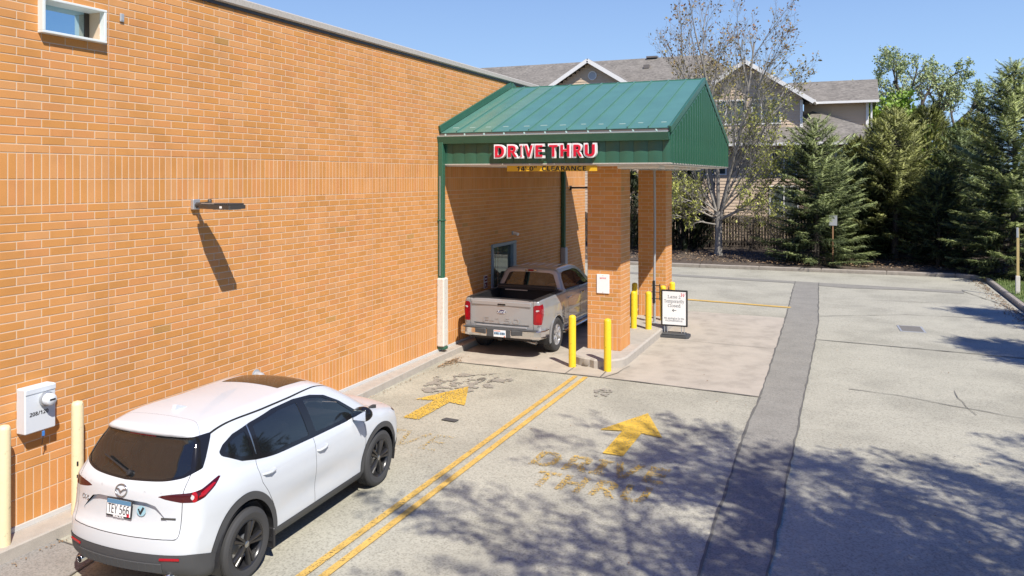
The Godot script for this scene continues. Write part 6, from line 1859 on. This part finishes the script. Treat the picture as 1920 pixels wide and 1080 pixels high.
func cedar(called: String, label: String, at: Vector3, H: float, R: float, sd: int, dark: Color, light: Color, n: int, group := "") -> void:
	var t := thing(called, label, "shrub" if H < 3 else "cedar tree", at, 0, group)
	var r := RandomNumberGenerator.new(); r.seed = sd
	var nz := FastNoiseLite.new(); nz.seed = sd; nz.frequency = 0.55
	var w := MB.new()
	for i in 6:
		var o := Vector3(r.randfn(0, 0.15), 0, r.randfn(0, 0.15))
		w.tube([o, o * 2 + Vector3(0, H * 0.45, 0), o * 3.0 + Vector3(0, H * 0.85, 0)], [0.06, 0.04, 0.01], 5, false)
	obj("trunk", w, M.bark_dark, t)
	var xf := []
	var cols := []
	for i in n:
		var f := pow(r.randf(), 0.85)
		var a := r.randf() * TAU
		var depth := sqrt(r.randf_range(0.12, 1.0))
		var bulge := 1.0 + 0.45 * nz.get_noise_3d(cos(a) * 2.0, f * H * 0.9, sin(a) * 2.0)
		var rad := R * (0.72 + 0.28 * sin(f * 2.2 + 0.4)) * pow(1.0 - pow(f, 3.5), 0.5) * bulge
		var out := Vector3(cos(a), 0, sin(a))
		var p := out * rad * depth + Vector3.UP * (f * H * (0.97 + 0.06 * nz.get_noise_2d(a * 3.0, 9)))
		var d := (out * 0.55 + Vector3.UP * r.randf_range(0.15, 1.1) + Vector3(r.randfn(0, 0.3), 0, r.randfn(0, 0.3))).normalized()
		var x := d.cross(Vector3(r.randfn(0, 1), r.randfn(0, 1), r.randfn(0, 1))).normalized()
		var s := r.randf_range(0.28, 0.5)
		xf.append(Transform3D(Basis(x, d.cross(x) * -1.0, d) * Basis.from_scale(Vector3(s * 1.3, s, s)), p))
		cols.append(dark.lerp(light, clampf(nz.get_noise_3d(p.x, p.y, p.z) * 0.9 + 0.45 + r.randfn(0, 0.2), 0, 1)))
	many("foliage", M.spray, M.needle, xf, cols, t)

func plants() -> void:
	wear(mat("bark_grey", 0.36, 0.335, 0.30, 0.95), ntex(0.05, 4, 256, [[0.0, 0.4], [0.5, 0.8], [1.0, 1.0]]), 0.5)
	mat("bark_dark", 0.10, 0.085, 0.07, 0.95)
	wear(mat("fence_wood", 0.085, 0.068, 0.054, 0.95), ntex(0.05, 4, 256, [[0.0, 0.45], [0.5, 0.8], [1.0, 1.0]], FastNoiseLite.TYPE_SIMPLEX_SMOOTH, 3), 1.2)
	M.spray = spray_mesh(1.0)
	# the fence
	var f := thing("wooden_fence", "weathered dark picket fence running behind the spruces and the bare maple", "fence", Vector3(0, 0.15, -44.8))
	var b := MB.new()
	var x := -13.0
	while x < 22.0:
		var wd := rng.randf_range(0.125, 0.14)
		var h := 1.85 + rng.randf_range(-0.03, 0.03)
		b.box(Vector3(x, h * 0.5, rng.randf_range(-0.004, 0.004)), Vector3(wd, h, 0.02))
		x += 0.155
	var pk := _stuff("picket_boards", b, M.fence_wood); f.add_child(pk, true)
	for y in [0.4, 1.5]:
		b = MB.new(); b.box(Vector3(4.5, y, 0.04), Vector3(35, 0.09, 0.04)); obj("rail", b, M.fence_wood, f)
	for i in 15:
		b = MB.new(); b.box(Vector3(-13 + i * 2.44, 0.97, 0.07), Vector3(0.1, 1.95, 0.1)); obj("post", b, M.fence_wood, f)
	# the bare maple with its first leaves
	var maple := {"depth": 4, "wobble": 0.07, "lift": 0.075, "kids": [7, 7, 5, 4], "from": [0.12, 0.2, 0.2, 0.2], "angle": [0.42, 0.5, 0.55, 0.6], "shrink": [0.5, 0.56, 0.55, 0.55], "split": 7.2, "blend": 3.2,
		"stems": [[Vector3(-0.1, 2.2, 0), Vector3(-0.14, 1, 0.05), 8.6, 0.11], [Vector3(0.1, 2.2, 0), Vector3(0.11, 1, -0.1), 8.8, 0.11], [Vector3(0.15, 2.0, 0.1), Vector3(0.24, 1, 0.2), 7.8, 0.09], [Vector3(-0.12, 2.0, -0.1), Vector3(-0.25, 1, -0.15), 7.2, 0.09], [Vector3(0, 2.4, 0.05), Vector3(0.02, 1, 0.1), 9.0, 0.10], [Vector3(0.1, 2.3, -0.05), Vector3(0.40, 1, -0.1), 6.8, 0.07], [Vector3(-0.1, 2.3, 0.1), Vector3(-0.32, 1, 0.2), 6.0, 0.07],
			[Vector3(-0.12, 1.9, 0.1), Vector3(-1.0, 0.45, 0.3), 3.4, 0.05], [Vector3(0.12, 1.9, 0.1), Vector3(1.0, 0.6, 0.3), 4.3, 0.05], [Vector3(-0.05, 2.0, 0.12), Vector3(-0.6, 0.4, 0.9), 2.8, 0.045], [Vector3(0.05, 1.8, 0.1), Vector3(0.8, 0.3, 0.8), 3.6, 0.04], [Vector3(-0.1, 1.6, 0.1), Vector3(-1.0, 0.15, 0.5), 2.6, 0.04], [Vector3(0.1, 2.3, 0), Vector3(0.7, 1, 0.1), 5.2, 0.06], [Vector3(-0.1, 2.3, 0), Vector3(-0.75, 1, -0.1), 4.6, 0.06], [Vector3(0.1, 2.2, 0.1), Vector3(0.9, 0.9, 0.4), 4.2, 0.05], [Vector3(0, 2.2, 0.1), Vector3(-0.9, 0.8, 0.5), 3.8, 0.05]],
		"trunk": [[Vector3(0, -0.1, 0), Vector3(0, 0.25, 0), Vector3(0.02, 1.2, 0), Vector3(0, 2.3, 0)], [0.27, 0.19, 0.17, 0.19]]}
	tree("maple_tree", "pale trunked maple just leafing out in front of the apartment house", Vector3(2.62, 0.15, -40.9), 3, maple, M.bark_grey, leaf_mesh(1.0, 0.32), 0.13, 0.14, [Color(0.22, 0.24, 0.05), Color(0.44, 0.44, 0.11), Color(0.24, 0.10, 0.05), Color(0.30, 0.24, 0.08)])
	# spruces along the kerb
	var d := Color(0.075, 0.11, 0.04)
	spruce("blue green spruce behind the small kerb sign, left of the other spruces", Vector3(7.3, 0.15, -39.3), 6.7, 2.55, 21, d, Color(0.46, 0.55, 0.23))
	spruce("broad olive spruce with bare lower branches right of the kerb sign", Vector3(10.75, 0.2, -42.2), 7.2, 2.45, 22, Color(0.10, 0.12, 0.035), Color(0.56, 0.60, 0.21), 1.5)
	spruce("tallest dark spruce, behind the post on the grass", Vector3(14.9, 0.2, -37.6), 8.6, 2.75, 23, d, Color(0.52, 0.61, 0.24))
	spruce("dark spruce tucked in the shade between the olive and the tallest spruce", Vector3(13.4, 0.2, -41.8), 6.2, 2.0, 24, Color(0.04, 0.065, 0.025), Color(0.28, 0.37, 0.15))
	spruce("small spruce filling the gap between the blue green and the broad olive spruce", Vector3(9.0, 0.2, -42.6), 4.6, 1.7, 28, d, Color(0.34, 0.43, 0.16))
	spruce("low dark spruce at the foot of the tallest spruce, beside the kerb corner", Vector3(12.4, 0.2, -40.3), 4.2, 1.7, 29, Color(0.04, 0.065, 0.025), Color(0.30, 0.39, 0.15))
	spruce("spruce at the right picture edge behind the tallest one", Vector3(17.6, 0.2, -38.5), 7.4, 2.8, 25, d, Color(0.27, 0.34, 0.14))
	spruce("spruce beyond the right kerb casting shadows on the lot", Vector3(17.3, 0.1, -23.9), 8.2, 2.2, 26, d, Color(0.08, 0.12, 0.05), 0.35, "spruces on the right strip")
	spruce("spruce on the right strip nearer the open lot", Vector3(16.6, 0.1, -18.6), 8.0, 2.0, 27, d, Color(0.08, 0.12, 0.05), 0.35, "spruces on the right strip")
	# cedars behind them
	var cd := Color(0.085, 0.105, 0.028)
	var cl := Color(0.42, 0.46, 0.12)
	for q in [[9.3, -44.3, 5.9, 1.35, "shorter olive cedar directly right of the blue green spruce"], [10.7, -45.6, 7.4, 1.6, "olive cedar rising behind the left side of the broad spruce"], [12.4, -45.6, 7.6, 1.7, "tallest olive cedar right behind the broad spruce's top"], [14.5, -46.0, 7.0, 1.6, "olive cedar at the right end of the cedar row"], [8.1, -43.6, 4.6, 1.3, "lowest olive cedar of the row, half behind the blue green spruce"]]:
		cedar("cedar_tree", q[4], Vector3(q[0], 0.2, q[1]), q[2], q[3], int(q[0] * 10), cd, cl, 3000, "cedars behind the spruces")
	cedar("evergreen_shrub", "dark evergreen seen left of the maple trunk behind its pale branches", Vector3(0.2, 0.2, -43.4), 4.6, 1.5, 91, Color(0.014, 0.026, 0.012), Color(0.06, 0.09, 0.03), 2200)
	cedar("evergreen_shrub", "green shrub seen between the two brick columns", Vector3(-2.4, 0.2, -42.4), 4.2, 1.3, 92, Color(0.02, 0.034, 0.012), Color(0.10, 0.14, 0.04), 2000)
	# far trees
	var open := {"depth": 4, "wobble": 0.11, "lift": 0.0, "kids": [7, 6, 6, 5], "from": [0.3, 0.25, 0.2, 0.2], "angle": [0.7, 0.7, 0.7, 0.6], "shrink": [0.55, 0.6, 0.55, 0.5],
		"stems": [[Vector3(-0.2, 6, 0), Vector3(-0.75, 1, 0), 6.6, 0.28], [Vector3(0, 6, 0), Vector3(-0.22, 1, 0.25), 7.0, 0.3], [Vector3(0.1, 6, 0), Vector3(0.3, 1, -0.1), 7.0, 0.28], [Vector3(0.2, 6, 0), Vector3(0.95, 1, -0.1), 6.4, 0.25]], "trunk": [[Vector3(0, 0, 0), Vector3(0, 6.3, 0)], [0.5, 0.42]]}
	tree("cottonwood_tree", "wide pale green tree with dark limbs rising far behind the cedars", Vector3(14.3, 0, -75), 5, open, M.bark_dark, leaf_mesh(1.0, 0.4), 0.7, 0.16, [Color(0.28, 0.35, 0.13), Color(0.42, 0.47, 0.22)])
	var bush := {"depth": 3, "wobble": 0.12, "lift": 0.05, "kids": [8, 7, 5], "from": [0.1, 0.1, 0.1], "angle": [0.7, 0.7, 0.7], "shrink": [0.6, 0.55, 0.5], "stems": [[Vector3(0, 0, 0), Vector3(0.05, 1, 0), 7.3, 0.14], [Vector3(0, 0, 0), Vector3(-0.16, 1, 0.1), 7.1, 0.13], [Vector3(0, 0, 0), Vector3(0.14, 1, 0), 6.6, 0.12]]}
	tree("young_tree", "bright lime green young tree behind the cedars, right of the house corner", Vector3(11.2, 0.2, -57), 6, bush, M.bark_dark, leaf_mesh(1.0, 0.5), 5.0, 0.22, [Color(0.16, 0.28, 0.03), Color(0.30, 0.42, 0.06)])
	var twig := maple.duplicate(); twig.stems = [[Vector3(0, 3, 0), Vector3(-0.1, 1, 0), 7.0, 0.14], [Vector3(0, 3, 0), Vector3(0.12, 1, 0), 6.0, 0.14]]; twig.trunk = [[Vector3.ZERO, Vector3(0, 3.2, 0)], [0.26, 0.2]]
	tree("maple_tree", "twiggy treetop peeking over the store's parapet", Vector3(-19.4, 0.2, -55), 7, twig, M.bark_dark, leaf_mesh(1.0, 0.32), 1.0, 0.16, [Color(0.10, 0.09, 0.03), Color(0.16, 0.13, 0.05)])
	var scrub := {"depth": 3, "wobble": 0.14, "lift": 0.03, "kids": [6, 6, 5], "from": [0.1, 0.1, 0.1], "angle": [0.7, 0.7, 0.7], "shrink": [0.65, 0.6, 0.5], "stems": [[Vector3(0, 0, 0), Vector3(0.1, 1, 0), 1.9, 0.03], [Vector3(0.1, 0, 0), Vector3(-0.4, 1, 0.1), 1.8, 0.03], [Vector3(-0.1, 0, 0), Vector3(0.5, 1, 0.2), 1.7, 0.03]]}
	for q in [[3.9, -43.6, "twiggy bare shrub by the fence just right of the maple trunk", 51], [5.3, -43.0, "twiggy bare shrub by the fence, left of the blue green spruce", 52], [1.3, -43.9, "twiggy bare shrub by the fence just left of the maple trunk", 53]]:
		tree("bare_shrub", q[2], Vector3(q[0], 0.2, q[1]), q[3], scrub, M.bark_dark, leaf_mesh(1.0, 0.35), 0.25, 0.09, [Color(0.10, 0.09, 0.03), Color(0.18, 0.16, 0.06)], "bare shrubs along the fence").set_meta("category", "shrub")
	# the trees on the right strip whose shadows lace the lot
	var shade := {"depth": 4, "wobble": 0.09, "lift": 0.04, "kids": [9, 8, 7, 5], "from": [0.15, 0.15, 0.15, 0.15], "angle": [0.8, 0.7, 0.65, 0.6], "shrink": [0.55, 0.6, 0.55, 0.5],
		"stems": [[Vector3(0, 2.2, 0), Vector3(0.1, 1, 0.1), 8.0, 0.16], [Vector3(0, 2.2, 0), Vector3(-0.45, 1, -0.2), 6.8, 0.13], [Vector3(0, 2.3, 0), Vector3(0.5, 1, -0.3), 6.6, 0.13], [Vector3(0, 2.1, 0), Vector3(-0.1, 1, 0.55), 6.6, 0.12]], "trunk": [[Vector3(0, -0.1, 0), Vector3(0, 2.4, 0)], [0.26, 0.2]]}
	for q in [[14.5, -4.9, "leafing shade tree on the right strip beside the camera", 41], [20.2, -7.4, "leafing shade tree on the right strip farther from the lot", 42], [15.5, -1.9, "leafing shade tree on the right strip behind the camera", 43]]:
		var big: Dictionary = shade.duplicate(true)
		for st in big.stems: st[2] *= 1.12 if q[3] == 43 else 0.95
		tree("shade_tree", q[2], Vector3(q[0], 0.1, q[1]), q[3], big, M.bark_grey, leaf_mesh(1.0, 0.36), 0.9, 0.085, [Color(0.10, 0.14, 0.03), Color(0.2, 0.22, 0.06)], "shade trees on the right strip")
